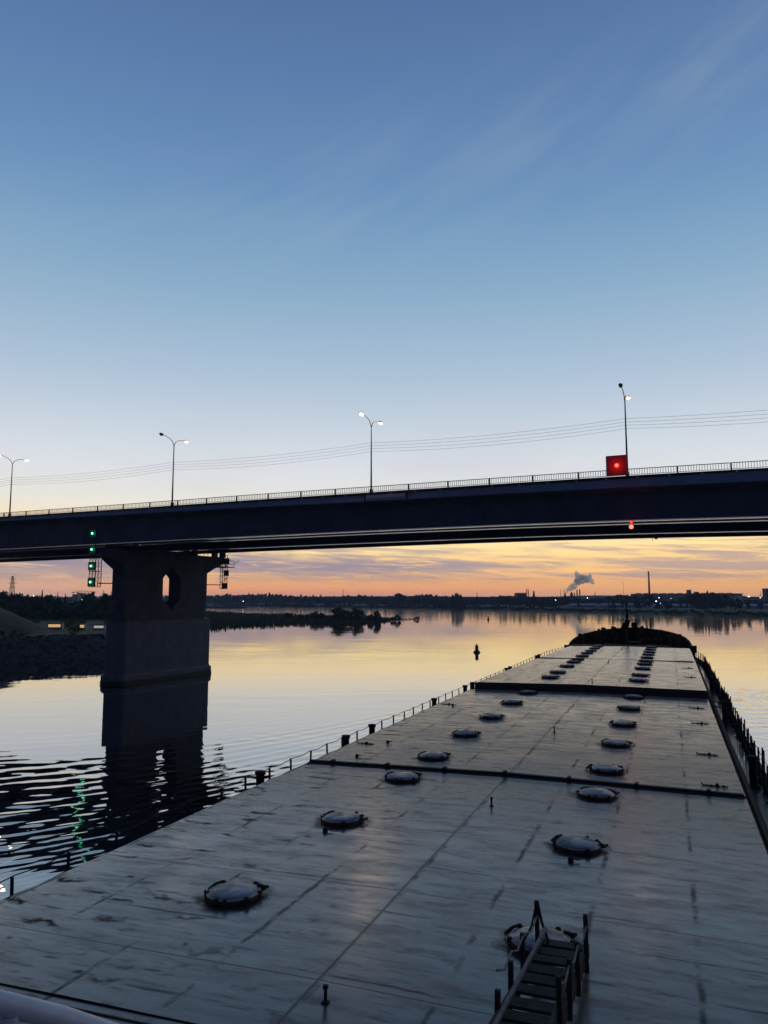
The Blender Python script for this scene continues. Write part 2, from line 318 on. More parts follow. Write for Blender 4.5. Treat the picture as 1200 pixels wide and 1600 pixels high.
# ------------------------------------------------------------------ mesh builder
ORD=['first','second','third','fourth','fifth','sixth','seventh','eighth','ninth','tenth','eleventh','twelfth','thirteenth','fourteenth','fifteenth','sixteenth','seventeenth','eighteenth']
class MB:
    def __init__(s): s.v=[]; s.f=[]; s.mi=[]; s.cur=0; s.sm=[]
    def add(s,vs,fs,smooth=False):
        o=len(s.v); s.v+= [tuple(q) for q in vs]
        for f in fs: s.f.append(tuple(i+o for i in f)); s.mi.append(s.cur); s.sm.append(smooth)
    def box(s,c,d,rz=0.0):
        x,y,z=d[0]/2,d[1]/2,d[2]/2; cs,sn=math.cos(rz),math.sin(rz)
        vs=[(c[0]+a*x*cs-b*y*sn,c[1]+a*x*sn+b*y*cs,c[2]+e*z) for a in(-1,1) for b in(-1,1) for e in(-1,1)]
        s.add(vs,[(0,1,3,2),(4,6,7,5),(0,4,5,1),(2,3,7,6),(0,2,6,4),(1,5,7,3)])
    def bar(s,p,q,w,h=None,up=(0,0,1)):
        h=h or w; p=Vector(p);q=Vector(q); d=(q-p).normalized(); up=Vector(up)
        if abs(d.dot(up))>.98: up=Vector((0,1,0))
        a=d.cross(up).normalized()*w/2; b=a.cross(d).normalized()*h/2
        vs=[p-a-b,p+a-b,p+a+b,p-a+b,q-a-b,q+a-b,q+a+b,q-a+b]
        s.add(vs,[(0,3,2,1),(4,5,6,7),(0,1,5,4),(1,2,6,5),(2,3,7,6),(3,0,4,7)])
    def tube(s,pts,r,n=8,cap=True):
        pts=[Vector(p) for p in pts]; rs=r if isinstance(r,(list,tuple)) else [r]*len(pts)
        vs=[];up=None
        for i,p in enumerate(pts):
            d=(pts[min(i+1,len(pts)-1)]-pts[max(i-1,0)]).normalized()
            if up is None: up=Vector((0,0,1)) if abs(d.z)<.9 else Vector((1,0,0))
            a=d.cross(up).normalized(); b=a.cross(d).normalized(); up=b
            for k in range(n):
                t=2*math.pi*k/n; vs.append(p+a*math.cos(t)*rs[i]+b*math.sin(t)*rs[i])
        fs=[(i*n+k,i*n+(k+1)%n,(i+1)*n+(k+1)%n,(i+1)*n+k) for i in range(len(pts)-1) for k in range(n)]
        s.add(vs,fs,True)
        if cap: s.add([vs[k] for k in range(n)],[tuple(range(n))]); s.add(vs[-n:],[tuple(range(n-1,-1,-1))])
    def lathe(s,c,prof,n=24,smooth=True):
        vs=[(c[0]+r*math.cos(2*math.pi*k/n),c[1]+r*math.sin(2*math.pi*k/n),c[2]+z) for r,z in prof for k in range(n)]
        fs=[(i*n+k,i*n+(k+1)%n,(i+1)*n+(k+1)%n,(i+1)*n+k) for i in range(len(prof)-1) for k in range(n)]
        s.add(vs,fs,smooth)
    def ball(s,c,r,n=10,sq=(1,1,1)):
        prof=[(math.sin(math.pi*i/n)*r,-math.cos(math.pi*i/n)*r) for i in range(n+1)]
        m=n+2
        vs=[(c[0]+a*math.cos(2*math.pi*k/m)*sq[0],c[1]+a*math.sin(2*math.pi*k/m)*sq[1],c[2]+z*sq[2]) for a,z in prof for k in range(m)]
        fs=[(i*m+k,i*m+(k+1)%m,(i+1)*m+(k+1)%m,(i+1)*m+k) for i in range(n) for k in range(m)]
        s.add(vs,fs,True)
    def prism(s,poly,z0,z1):
        n=len(poly); vs=[(p[0],p[1],z0) for p in poly]+[(p[0],p[1],z1) for p in poly]
        s.add(vs,[tuple(range(n-1,-1,-1)),tuple(range(n,2*n))]+[(i,(i+1)%n,n+(i+1)%n,n+i) for i in range(n)])
    def mesh(s,name,mats):
        me=bpy.data.meshes.new(name); me.from_pydata(s.v,[],s.f)
        for m in (mats if isinstance(mats,(list,tuple)) else [mats]): me.materials.append(m)
        me.polygons.foreach_set('material_index',s.mi); me.polygons.foreach_set('use_smooth',s.sm)
        me.validate(); me.update(); return me
    def build(s,name,mats,parent=None,loc=None,rz=None):
        o=bpy.data.objects.new(name,s.mesh(name,mats)); C.objects.link(o)
        if parent: o.parent=parent
        if loc is not None: o.location=loc
        if rz is not None: o.rotation_euler=(0,0,rz)
        return o
def tag(o,label=None,cat=None,group=None,kind=None):
    if label: o['label']=label
    if cat: o['category']=cat
    if group: o['group']=group
    if kind: o['kind']=kind
    return o
def empty(name,loc=(0,0,0),rz=0.0,**k):
    o=bpy.data.objects.new(name,None); C.objects.link(o); o.location=loc; o.rotation_euler=(0,0,rz)
    o.empty_display_size=.3
    return tag(o,**k)
def child(src,parent,loc,name=None,rz=None):
    c=src.copy(); C.objects.link(c); c.parent=parent; c.location=loc
    if rz is not None: c.rotation_euler=(0,0,rz)
    return c
def copy_tree(o,parent=None):
    c=o.copy(); C.objects.link(c); c.parent=parent
    for ch in list(o.children): copy_tree(ch,c)
    return c
def interp(x,pts):
    if x<=pts[0][0]:
        a,b=pts[0],pts[1]
    elif x>=pts[-1][0]: a,b=pts[-2],pts[-1]
    else:
        for a,b in zip(pts,pts[1:]):
            if a[0]<=x<=b[0]: break
    return a[1]+(b[1]-a[1])*(x-a[0])/(b[0]-a[0])

# ================================================================== RIVER
sh_dir=ray(1048,936); sh_dir.z=0; sh_dir.normalize(); SX,SY=sh_dir.x,sh_dir.y
SHIP_RZ=-math.atan2(SX,SY)
def wake(X,Y):
    """small divergent waves of the moving ship, metres"""
    u=X*SY-Y*SX; v=X*SX+Y*SY
    right=u>-4.8
    um=np.where(right,-9.6-u,u)
    x=um*SY+v*SX; y=-um*SX+v*SY
    rng=np.random.RandomState(3)
    nz=np.zeros_like(x); nf=np.zeros_like(x)
    for i in range(14):
        a=rng.uniform(0,math.pi); k=rng.uniform(.08,.5); nz+=np.sin(k*(x*math.cos(a)+y*math.sin(a))+rng.uniform(0,6.28))/14**.5*.55
    for i in range(18):
        a=rng.normal(1.25,.45); k=rng.uniform(1.2,4.2); nf+=np.sin(k*(x*math.cos(a)+y*math.sin(a))+rng.uniform(0,6.28))/(k*18**.5)
    t=np.clip(x+38,0,60); gcurve=.06*t+.018*t*t
    F=y-gcurve
    lam=np.clip(.40+.070*(F-22),.4,6)
    ph=2*math.pi/.070*np.log(np.clip(.40+.070*(F-22),.22,None))
    env=1/(1+np.exp((F-61+nz*1.4)/1.1))*1/(1+np.exp(-(F-12)/3))
    low=np.clip(.75+.5*nz,.15,1.4)
    slope=.030*low*np.clip(1+nf*.6,.4,1.6)
    h=slope*lam/6.283*np.sin(ph+1.5*nz)*env
    h+=.5*slope*lam*.6/6.283*np.sin(1.63*ph+2.3*nz+1)*env
    nf2=np.zeros_like(x)
    for i in range(16):
        a=rng.normal(1.25,.6); k=rng.uniform(5,9); nf2+=np.sin(k*(x*math.cos(a)+y*math.sin(a))+rng.uniform(0,6.28)+3*nz)/(k*4)
    h+=.026*nf*env*(.6+.6*np.sin(2.1*nz+.5))+.016*nf2*env*(.5+.5*np.sin(3*nz))
    # gentle outer ripples
    env2=np.exp(-((F-72)/9)**2)
    h+=.0035*3/6.283*np.sin(2*math.pi*F/2.7+2*nz)*env2
    out=np.exp(-(np.clip(np.abs(um+4.8)-8-62,0,None)/14)**2)
    h*=out
    h=np.where(right,h*.9,h)
    return h
def build_water():
    x0,x1,y0,y1,st=-78,62,2,118,.19
    xs=np.linspace(x0,x1,int((x1-x0)/st)+1); ys=np.linspace(y0,y1,int((y1-y0)/st)+1)
    nx,ny=len(xs),len(ys)
    X,Y=np.meshgrid(xs,ys); H=wake(X,Y)
    ed=np.minimum(np.minimum(X-x0,x1-X),np.minimum(Y-y0,y1-Y)); H*=np.clip(ed/8,0,1)
    V=np.stack([X,Y,H],-1).reshape(-1,3)
    i=np.arange((ny-1)*(nx-1)); r=i//(nx-1); c=i%(nx-1); a=r*nx+c
    Q=np.stack([a,a+1,a+nx+1,a+nx],-1)
    B=9000
    ox=[-B,x0,x1,B]; oy=[-B,y0,y1,B+3000]
    n0=len(V); OV=np.array([(xx,yy,0) for yy in oy for xx in ox],float)
    OQ=[(n0+j*4+k,n0+j*4+k+1,n0+(j+1)*4+k+1,n0+(j+1)*4+k) for j in range(3) for k in range(3) if not(j==1 and k==1)]
    V=np.vstack([V,OV]); Q=np.vstack([Q,np.array(OQ)])
    me=bpy.data.meshes.new('water'); me.vertices.add(len(V)); me.vertices.foreach_set('co',V.ravel())
    me.loops.add(len(Q)*4); me.loops.foreach_set('vertex_index',Q.ravel().astype(np.int32))
    me.polygons.add(len(Q)); me.polygons.foreach_set('loop_start',np.arange(0,len(Q)*4,4,dtype=np.int32))
    me.polygons.foreach_set('use_smooth',np.ones(len(Q),bool)); me.materials.append(water_mat); me.update(calc_edges=True)
    o=bpy.data.objects.new('water',me); C.objects.link(o); tag(o,kind='structure')
build_water()

# ================================================================== LAND
def pip(x,y,poly):
    ins=False; n=len(poly)
    for i in range(n):
        a=poly[i];b=poly[(i+1)%n]
        if (a[1]>y)!=(b[1]>y) and x<(b[0]-a[0])*(y-a[1])/(b[1]-a[1])+a[0]: ins=not ins
    return ins
def dist_poly(x,y,poly):
    best=1e9
    for i in range(len(poly)):
        ax,ay=poly[i];bx,by=poly[(i+1)%len(poly)]; dx,dy=bx-ax,by-ay
        t=max(0,min(1,((x-ax)*dx+(y-ay)*dy)/(dx*dx+dy*dy))); best=min(best,math.hypot(x-ax-t*dx,y-ay-t*dy))
    return best if pip(x,y,poly) else -best
def fract(x,y,s=1.0,o=3):
    return mnoise.fractal(Vector((x*s,y*s,1.7)),1.0,2.0,o)
left_bank=[(-420,60),(-200,100),(-125,138),(-80,160),(-60,172),(-50,188),(-58,215),(-88,262),(-104,325),(-96,372),(-150,440),(-260,520),(-420,600),(-420,300)]
def bank_h(x,y):
    d=dist_poly(x,y,left_bank)+1.2*fract(x,y,.08)
    if d<0: return max(-2,d*.45)
    pl=3.1+ (1.6 if y<205 else 1.6*max(0,1-(y-205)/28))
    h=min(d*.50,pl)
    h+=.12*fract(x,y,.12)
    # cone of the bridge embankment
    r=math.hypot(x+126,(y-188)*.9)
    h=max(h,25.1-r*.5+.25*fract(x,y,.2))
    return h
def grid_land(name,x0,x1,y0,y1,st,hf,mat,matf=None,mats=None):
    nx=int((x1-x0)/st)+1; ny=int((y1-y0)/st)+1
    vs=[];hs=[]
    for j in range(ny):
        for i in range(nx):
            x=x0+i*st;y=y0+j*st;h=hf(x,y);vs.append((x,y,h));hs.append(h)
    m=MB(); fs=[]
    for j in range(ny-1):
        for i in range(nx-1):
            a=j*nx+i; q=(a,a+1,a+nx+1,a+nx)
            if max(hs[k] for k in q)<-1.5: continue
            fs.append(q)
    m.v=vs; m.f=fs; m.sm=[True]*len(fs)
    m.mi=[matf(*vs[q[0]]) for q in fs] if matf else [0]*len(fs)
    return tag(m.build(name,mats or mat),kind='structure')
def bank_mat(x,y,z):
    r=math.hypot(x+126,(y-188)*.9)
    if z<=25.1-r*.5+.7 and r<43 : return 2
    d=dist_poly(x,y,left_bank)
    if d<13 and y<235: return 1
    return 0
grid_land('riverbank',-300,-40,96,600,4.0,lambda x,y: bank_h(x,y)-(.35),ground_mat,None,[ground_mat])
grid_land('riverbank',-190,-44,120,240,1.4,bank_h,None,bank_mat,[ground_mat,rock_mat,sand_mat])
m=MB(); vs=[(-96,372),(-140,440),(-262,700),(-560,1560),(-2600,1560),(-2600,60),(-190,60),(-190,300),(-120,340)]
m.add([(x,y,2.55) for x,y in vs],[tuple(range(len(vs)))]); tag(m.build('floodplain',ground_mat),kind='structure')
# loose stones on the slope: nobody could count them
m=MB()
for i in range(9500):
    x=random.uniform(-150,-46); y=random.uniform(126,232)
    d=dist_poly(x,y,left_bank)
    if d<-.8 or d>13 or math.hypot(x+126,(y-188)*.9)<39: continue
    z=bank_h(x,y); s=random.uniform(.14,.46)
    vs=[(x+random.uniform(.6,1.2)*s*a,y+random.uniform(.6,1.2)*s*b,z+s*c*random.uniform(.5,1)) for a,b,c in ((-1,-.6,-.3),(1,-.8,-.3),(.8,.9,-.3),(-.9,.8,-.3),(-.5,-.3,.7),(.5,-.4,.8),(.4,.5,.7),(-.4,.4,.6))]
    m.add(vs,[(0,3,2,1),(4,5,6,7),(0,1,5,4),(1,2,6,5),(2,3,7,6),(3,0,4,7)])
tag(m.build('riprap_stones',rock_mat),kind='stuff')
far_shore=[(-2600,1560),(-900,1500),(-309,1438),(-120,1210),(20,1040),(123,931),(187,754),(271,546),(420,470),(900,420),(3500,380),(3500,3200),(-2600,3200)]
fs_pts=[(-2600,1560),(-900,1500),(-309,1438),(-120,1210),(20,1040),(123,931),(187,754),(271,546),(420,470),(900,420),(3500,380)]
def shoreY(x): return interp(x,fs_pts)
def far_h(x,y):
    d=y-shoreY(x)
    return min(3.6,d*.07)+(.3*fract(x,y,.01) if d>50 else 0)
m=MB(); vs=[];rows=[-20,-2,0,6,20,60,200,600,1300,2200]; xs=[-2600+i*40 for i in range(153)]
for rr_ in rows:
    for x in xs:
        jit=5*fract(x,rr_,.02) if rr_<21 else 0
        y=shoreY(x)+rr_+jit; vs.append((x,y,-1.5 if rr_<-10 else (-.1 if rr_<0 else (.15 if rr_==0 else far_h(x,y)))))
nx=len(xs)
m.add(vs,[(j*nx+i,j*nx+i+1,(j+1)*nx+i+1,(j+1)*nx+i) for j in range(len(rows)-1) for i in range(nx-1)],True)
tag(m.build('far_shore',ground_mat),kind='structure')
# low blue ridge behind everything
m=MB(); vs=[]
for i in range(121):
    x=-4200+i*75; h=30+9*fract(x,0,.0013)+7*fract(x,9,.004,4)
    vs+= [(x,2900,-5),(x,2930,max(6,h*.55)),(x,3000,max(8,h*.78)),(x,3200,-5)]
m.add(vs,[(i*4+k,(i+1)*4+k,(i+1)*4+k+1,i*4+k+1) for i in range(120) for k in range(3)],True)
tag(m.build('hills',leaf_far),kind='structure')

# ---- reed spit in mid river
spitA=[onz(x,y,0) for x,y in ((322,982),(360,980),(400,977.5),(450,975.5),(490,975),(530,976),(570,974.5),(600,971.5),(625,970),(657,968.2),(650,966.5),(600,966.4),(560,965),(500,963.5),(440,961.5),(400,961),(360,959),(322,957.5))]
spit=[(p.x,p.y) for p in spitA]
spit2=[(p.x,p.y) for p in [onz(x,y,0) for x,y in ((318,950.6),(350,950.9),(372,951),(388,950.2),(376,949.4),(345,948.9),(318,948.6))]]
def spit_h(x,y,poly=spit):
    d=dist_poly(x,y,poly); return max(-1,min(.55,d*.09))
m=MB()
for poly in (spit,spit2):
    bm=bmesh.new(); vv=[bm.verts.new((p[0],p[1],-.05)) for p in poly]; f=bm.faces.new(vv)
    r=bmesh.ops.inset_region(bm,faces=[f],thickness=2.5,depth=.45)
    bmesh.ops.triangulate(bm,faces=bm.faces[:]); bm.verts.index_update()
    m.add([v.co[:] for v in bm.verts],[tuple(v.index for v in f.verts) for f in bm.faces]); bm.free()
tag(m.build('reed_spit',ground_mat),kind='structure')
def reeds(name,poly,n,h0,h1,wd):
    m=MB(); xs=[p[0] for p in poly]; ys=[p[1] for p in poly]; c=0
    while c<n:
        x=random.uniform(min(xs),max(xs)); y=random.uniform(min(ys),max(ys))
        if not pip(x,y,poly): continue
        c+=1; h=random.uniform(h0,h1)*(1.0 if x<-2 or poly is spit2 else max(.12,1-(x+2)*.10))*(1+.45*fract(x,y,.05)); z=.1
        for k in range(3):
            a=random.uniform(0,math.pi); dx,dy=math.cos(a)*wd,math.sin(a)*wd; lx,ly=random.uniform(-.4,.4),random.uniform(-.4,.4)
            m.add([(x-dx,y-dy,z),(x+dx,y+dy,z),(x+lx+dx*.4,y+ly+dy*.4,z+h),(x+lx-dx*.4,y+ly-dy*.4,z+h*.9)],[(0,1,2,3)])
    return tag(m.build(name,reed_mat),kind='stuff')
reeds('reeds',spit,5200,1.0,2.1,.30)
reeds('reeds',spit2,900,.8,1.6,.6)
# grass tufts on the left bank meadow
m=MB()
for i in range(9000):
    x=random.uniform(-215,-58); y=random.uniform(168,400)
    if dist_poly(x,y,left_bank)<8 or math.hypot(x+126,(y-188)*.9)<39: continue
    if 262<y<310 and -88<x<-74*y/279+14 and abs(x+84*y/196+0)<0: continue
    z=bank_h(x,y)-.1; h=random.uniform(.25,.75); a=random.uniform(0,3.14); wd=random.uniform(.3,.9)
    if abs(x+.43*y)<5 or abs(x+.373*y)<4: continue
    dx,dy=math.cos(a)*wd,math.sin(a)*wd
    m.add([(x-dx,y-dy,z),(x+dx,y+dy,z),(x+dx*.8,y+dy*.8,z+h),(x,y,z+h*1.25),(x-dx*.8,y-dy*.8,z+h*.8)],[(0,1,2,3,4)])
tag(m.build('meadow_grass',reed_mat),kind='stuff')

# ================================================================== TREES
def crown_mesh(name,kind,seed,nl,leaf,mat,w_=1.0,h_=1.0):
    """unit tree: crown inside width w_ and height h_, leaf clumps in lobes"""
    rnd=random.Random(seed); m=MB()
    lobes=[]
    if kind=='round':
        for i in range(18):
            a=rnd.uniform(0,6.28); rr=rnd.uniform(0,.30)*w_; z=rnd.uniform(.16,.86)*h_
            f=1-abs(z/h_-.5)*.9
            lobes.append((rr*math.cos(a)*f*1.15,rr*math.sin(a)*f*1.15,z,rnd.uniform(.13,.22)*w_*f,rnd.uniform(.10,.17)*h_))
    elif kind=='bush':
        for i in range(28):
            a=rnd.uniform(0,6.28); rr=.40*rnd.random()**.5*w_; f=(1-(rr/.46/w_)**2)**.5
            z=(rnd.uniform(.10,.45) if i%2 else rnd.uniform(.5,.80))*h_*f
            lobes.append((rr*math.cos(a),rr*math.sin(a),z,rnd.uniform(.11,.16)*w_,rnd.uniform(.13,.19)*h_))
    elif kind=='tall':
        for i in range(16):
            z=rnd.uniform(.22,.88)*h_; a=rnd.uniform(0,6.28); rr=rnd.uniform(0,.30)*w_*(1.1-z/h_)
            lobes.append((rr*math.cos(a),rr*math.sin(a),z,rnd.uniform(.16,.26)*w_*(1.25-z/h_),rnd.uniform(.08,.13)*h_))
    if kind=='spruce':
        for i in range(nl):
            t=rnd.random()**.8; z=.08+.9*t; r=(1-t)*.5*w_*(.72+.28*math.sin(z*42))*rnd.uniform(.25,1.0); a=rnd.uniform(0,6.28)
            x,y=r*math.cos(a),r*math.sin(a); s=leaf*rnd.uniform(.6,1.3)*(1.1-.6*t)
            d=Vector((math.cos(a),math.sin(a),-.45)); b=Vector((-math.sin(a),math.cos(a),0))
            c=Vector((x,y,z*h_))
            m.add([c-b*s*.5,c+d*s+b*s*.1,c+b*s*.5,c-d*s*.3+Vector((0,0,s*.2))],[(0,1,2,3)])
    else:
        for i in range(nl):
            l=lobes[i%len(lobes)]
            d=Vector((rnd.gauss(0,1),rnd.gauss(0,1),rnd.gauss(0,1))).normalized(); q=rnd.random()**.4*rnd.uniform(.75,1.1)
            c=Vector((l[0]+d.x*l[3]*q,l[1]+d.y*l[3]*q,max(.02,l[2]+d.z*l[4]*q)))
            nrm=(d+Vector((rnd.uniform(-.8,.8),rnd.uniform(-.8,.8),rnd.uniform(-.8,.8)))).normalized()
            a=nrm.orthogonal().normalized(); b=nrm.cross(a); s=leaf*rnd.uniform(.55,1.35); th=rnd.uniform(0,6.28)
            a,b=a*math.cos(th)+b*math.sin(th),b*math.cos(th)-a*math.sin(th)
            m.add([c-a*s,c-b*s*.55,c+a*s,c+b*s*.6],[(0,1,2,3)])
    return m.mesh(name,mat)
def trunk_mesh(name,seed,h=.75,r=.022,bush=False):
    rnd=random.Random(seed+99); m=MB()
    if bush:
        for k in range(5):
            a=k*1.26; m.tube([(0.02*math.cos(a),0.02*math.sin(a),-.02),(.12*math.cos(a),.12*math.sin(a),.25),(.2*math.cos(a+.3),.2*math.sin(a+.3),.55)],[.016,.011,.004],5)
    else:
        m.tube([(0,0,-.03),(.008,.004,h*.35),(-.006,.01,h*.7),(0.01,0,h)],[r,r*.8,r*.5,r*.15],6)
        for k in range(7):
            z=h*(.4+.08*k); a=k*2.4; L=.18*(1.1-z)
            m.tube([(0,0,z),(L*math.cos(a),L*math.sin(a),z+.06),(L*1.9*math.cos(a+.2),L*1.9*math.sin(a+.2),z+.13)],[r*.45,r*.28,r*.08],4)
    return m.mesh(name,bark)
NEARK={}
for k,kind,mat,nl,lf in (('round','round',leaf_a,3800,.036),('round2','round',leaf_b,3800,.036),('spruce','spruce',leaf_c,2400,.060),('tall','tall',leaf_b,3200,.032)):
    NEARK[k]=[(crown_mesh('crown',kind,s*7+len(k),nl,lf,mat,1.0 if kind!='spruce' else .62,1.0),trunk_mesh('trunk',s,.9 if kind=='spruce' else .7)) for s in range(3)]
BUSHK=[(crown_mesh('crown','bush',40+s,5200,.034,leaf_b,1.0,1.0),trunk_mesh('trunk',s,bush=True)) for s in range(4)]
def tree(kind,name,loc,h,wf,label,group=None,cat='tree',var=None):
    src=(BUSHK if kind=='bush' else NEARK[kind]); cm,tm=src[(var if var is not None else random.randrange(99))%len(src)]
    o=empty(name,loc,random.uniform(0,6.28),label=label,cat=cat,group=group); o.scale=(wf,wf,h)
    for n_,me in (('trunk',tm),('crown',cm)):
        c=bpy.data.objects.new(n_,me); C.objects.link(c); c.parent=o
    return o
# bushes on the spit (pixel x, base y, top y, width px)
for (px,by,ty,wp,lab) in (
    (361,961,955.5,12,'tiny low willow bush at the left end of the reed spit beside the bridge pier'),
    (451,968,957.5,16,'small willow bush standing alone in the reeds left of the big bushes'),
    (474,970,960,17,'low bush between the lone reed bush and the big dark bush group'),
    (497,970,954,26,'leftmost of the four big dark bushes on the reed spit'),
    (530,971,949.5,38,'largest rounded dark willow bush in the middle of the reed spit'),
    (557,971,950,26,'dark bush just right of the largest willow bush on the spit'),
    (584,971.5,953.5,22,'rounded dark bush ending the big bush group on the right side of the spit'),
    (618,970,960,15,'small round bush standing apart right of the big bush group'),
    (651,968,963,8,'tiny bush at the thin right tip of the reed spit')):
    b=onz(px,by,.2); t=aty(px,ty,b.y)
    tree('bush','willow_bush',b,(t.z-.2)*1.22,wp/1200*b.y*1.12,lab,'bushes on the river spit','bush')
# left bank: trees beyond the meadow (pixel x, base y ~ depth, top y, width)
LB=[(-14,925,'spruce',22),(4,927,'round',26),(18,929,'spruce',15),(30,930,'round',20),(43,931,'tall',15),(54,931,'round2',18),(66,926,'spruce',13),
    (78,932,'round',18),(90,935,'round2',17),(102,931,'spruce',10),(112,944,'round2',18),(124,938,'round',24),(138,930,'round',22),(146,926,'tall',16),
    (156,936,'round2',18),(167,927,'round',20),(176,930,'round',18),(190,934,'round',22)]
names={'spruce':'pointed dark spruce','round':'dense rounded dark tree','round2':'mid green rounded tree','tall':'tall narrow leafy tree'}
for i,(px,ty,k,wp) in enumerate(LB):
    Y=400+random.uniform(0,45)
    g_=aty(px,900,Y); zb=3.0; t=aty(px,ty,Y)
    near=['at the left picture edge','beside the far lattice pylon','below the tower crane','next to the green signal frame'][0 if px<10 else 1 if px<50 else 2 if 105<px<150 else 3] if not 50<=px<=105 else 'between the pylon and the tower crane'
    if px>=165: near='just left of the bridge pier'
    tree(k,'spruce_tree' if k=='spruce' else 'leafy_tree',(t.x,Y,zb),(t.z-zb)*1.14,wp/1200*Y*1.75,
         '%s, %s from the left, %s'%(names[k],ORD[i],near),'trees beyond the left bank meadow')
# undergrowth row in front of the grove
for i,(px,ty,wp) in enumerate(((8,948,26),(30,951,22),(52,950,28),(74,953,22),(97,950,26),(118,951,26),(140,953,24),(160,951,26),(177,954,20))):
    Y=372+random.uniform(0,22); t=aty(px,ty,Y)
    tree('bush','thicket_bush',(t.x,Y,3.0),(t.z-3)*1.1,wp/1200*Y*1.3,'%s dark thicket bush from the left picture edge at the foot of the grove'%ORD[i],'bushes at the foot of the grove','bush')
# lit site cabins on the meadow, a guess to carry its glowing patches
cab_lit=pmat('lit_cabin_window',(1,.8,.5),.4,emit=(1.0,.60,.26),estr=.6); cab_w=pmat('cold_cabin_window',(1,1,1),.4,emit=(.95,.80,.68),estr=.4)
for px,py,wd,hh,mt,lab in ((84.5,982.3,4.4,1.9,cab_lit,'low site cabin with a wide warm lit window, beside the sandy mound'),(128,983,1.5,1.8,cab_lit,'small lit booth on the meadow between the mound and the pier'),(154,983,3.4,1.5,cab_w,'pale lit site trailer on the meadow next to the pier')):
    c=onz(px,py,3.2); o=empty('site_cabin',(c.x,c.y,2.9),label=lab,cat='cabin')
    m=MB(); m.box((0,1.1,hh*.5+.1),(wd+.5,2.0,hh+.2)); m.build('wall',flat_wall,o)
    m=MB(); m.box((0,1.1,hh+.27),(wd+.8,2.4,.12)); m.build('roof',conc,o)
    m=MB(); m.box((0,.07,hh*.62+.1),(wd*.92,.05,hh*.50)); m.build('lit_window',mt,o)
# far shore tree line
FARM=[]
BIGF=[crown_mesh('far_tree','bush',90+s,3200,.045,[leaf_far,bark],1.0,1.0) for s in range(3)]
for s in range(6):
    kind=('round','bush','tall','round','bush','round')[s]
    cmh=crown_mesh('far_tree',kind,70+s,1100,.052,[leaf_far,bark],1.0,1.0)
    bm=bmesh.new(); bm.from_mesh(cmh); bmesh.ops.create_cone(bm,cap_ends=False,segments=5,radius1=.03,radius2=.012,depth=.5,matrix=Matrix.Translation((0,0,.2)))
    bm.to_mesh(cmh); bm.free(); FARM.append(cmh)
TOP=[(-60,931),(100,930),(200,929),(330,928),(385,927.5),(418,926),(440,929),(480,930),(535,930),(575,929.5),(600,930),(623,926.5),(640,930),(668,927.5),(690,930),(705,931),(722,931),(760,931),(800,929),(830,931),(880,931),(925,935),(945,932),(965,928),(990,929),(1015,929),(1035,936),(1060,936),(1072,926),(1090,924.5),(1115,925),(1135,928),(1150,936),(1200,935),(1300,935)]
REG=[(400,'right beside the pier'),(480,'above the low left reeds'),(560,'above the big spit bushes'),(690,'left of the big round tree'),(800,'right of the big round tree'),(880,'below the plant towers'),(960,'between the twin stacks and the foremast'),(1070,'below the big chimney'),(1150,'around the broad dark crowns'),(9999,'near the right picture edge')]
def reg(px): return [b for a,b in REG if px<a][0]
def fartree(px,ty,Y,wp,lab,grp,var=None):
    t=aty(px,ty,Y); zb=far_h(t.x,Y)-.3; me=BIGF[var-10] if (var or 0)>=10 else FARM[(var if var is not None else random.randrange(6))%6]
    o=bpy.data.objects.new('far_tree',me); C.objects.link(o); o.location=(t.x,Y,zb); o.rotation_euler=(0,0,random.uniform(0,6.28))
    hh=max(3,(t.z-zb)*1.08); o.scale=(wp/1200*Y,wp/1200*Y,hh)
    return tag(o,lab,'tree',grp)
px=338
while px<1215:
    wp=random.uniform(9,17); base=shoreY((px-600)/1200*900)
    Ys=None
    # depth of shoreline along this pixel column
    r=ray(px,936); 
    yy=300
    while yy<2200 and yy<shoreY(r.x/r.y*yy): yy+=8
    Y=yy+random.uniform(70,330)
    ty=interp(px,TOP)+random.uniform(-.2,3.2)
    fartree(px,ty,Y,wp,'hazy leafy tree in the far shore woods, '+reg(px),'trees along the far shore')
    px+=random.uniform(3.8,6.4)
px=338
while px<1215:
    r=ray(px,936); yy=300
    while yy<2200 and yy<shoreY(r.x/r.y*yy): yy+=8
    Y=yy+random.uniform(4,16); 
    fartree(px,interp(px,[(338,942),(700,944),(850,948),(1000,953),(1200,958)])+random.uniform(-3,2.5),Y,random.uniform(8,16),'low dark bush at the far water edge, '+reg(px),'bushes at the water edge of the far shore',1)
    px+=random.uniform(6,10)
for px in range(6,180,7):
    fartree(px+random.uniform(-2,2),interp(px,[(0,934),(70,932),(110,932),(150,929),(180,930)])+random.uniform(-1,2),random.uniform(900,1250) if True else 0,random.uniform(9,14),'hazy far tree seen over the grove, '+('at the far left' if px<60 else 'below the tower crane jib' if px<130 else 'beside the pier'),'far trees over the grove')
fartree(714,923.5,960,25,'big round tree rising above the far shore woods','landmark trees',10)
fartree(623,926,1150,22,'broad tree crown above the middle of the far shore woods','landmark trees',11)
fartree(1090,923.5,760,36,'broad dark tree group crown in front of the long factory hall','landmark trees',12)
fartree(1112,924,800,30,'second broad dark crown in front of the long factory hall','landmark trees',11)
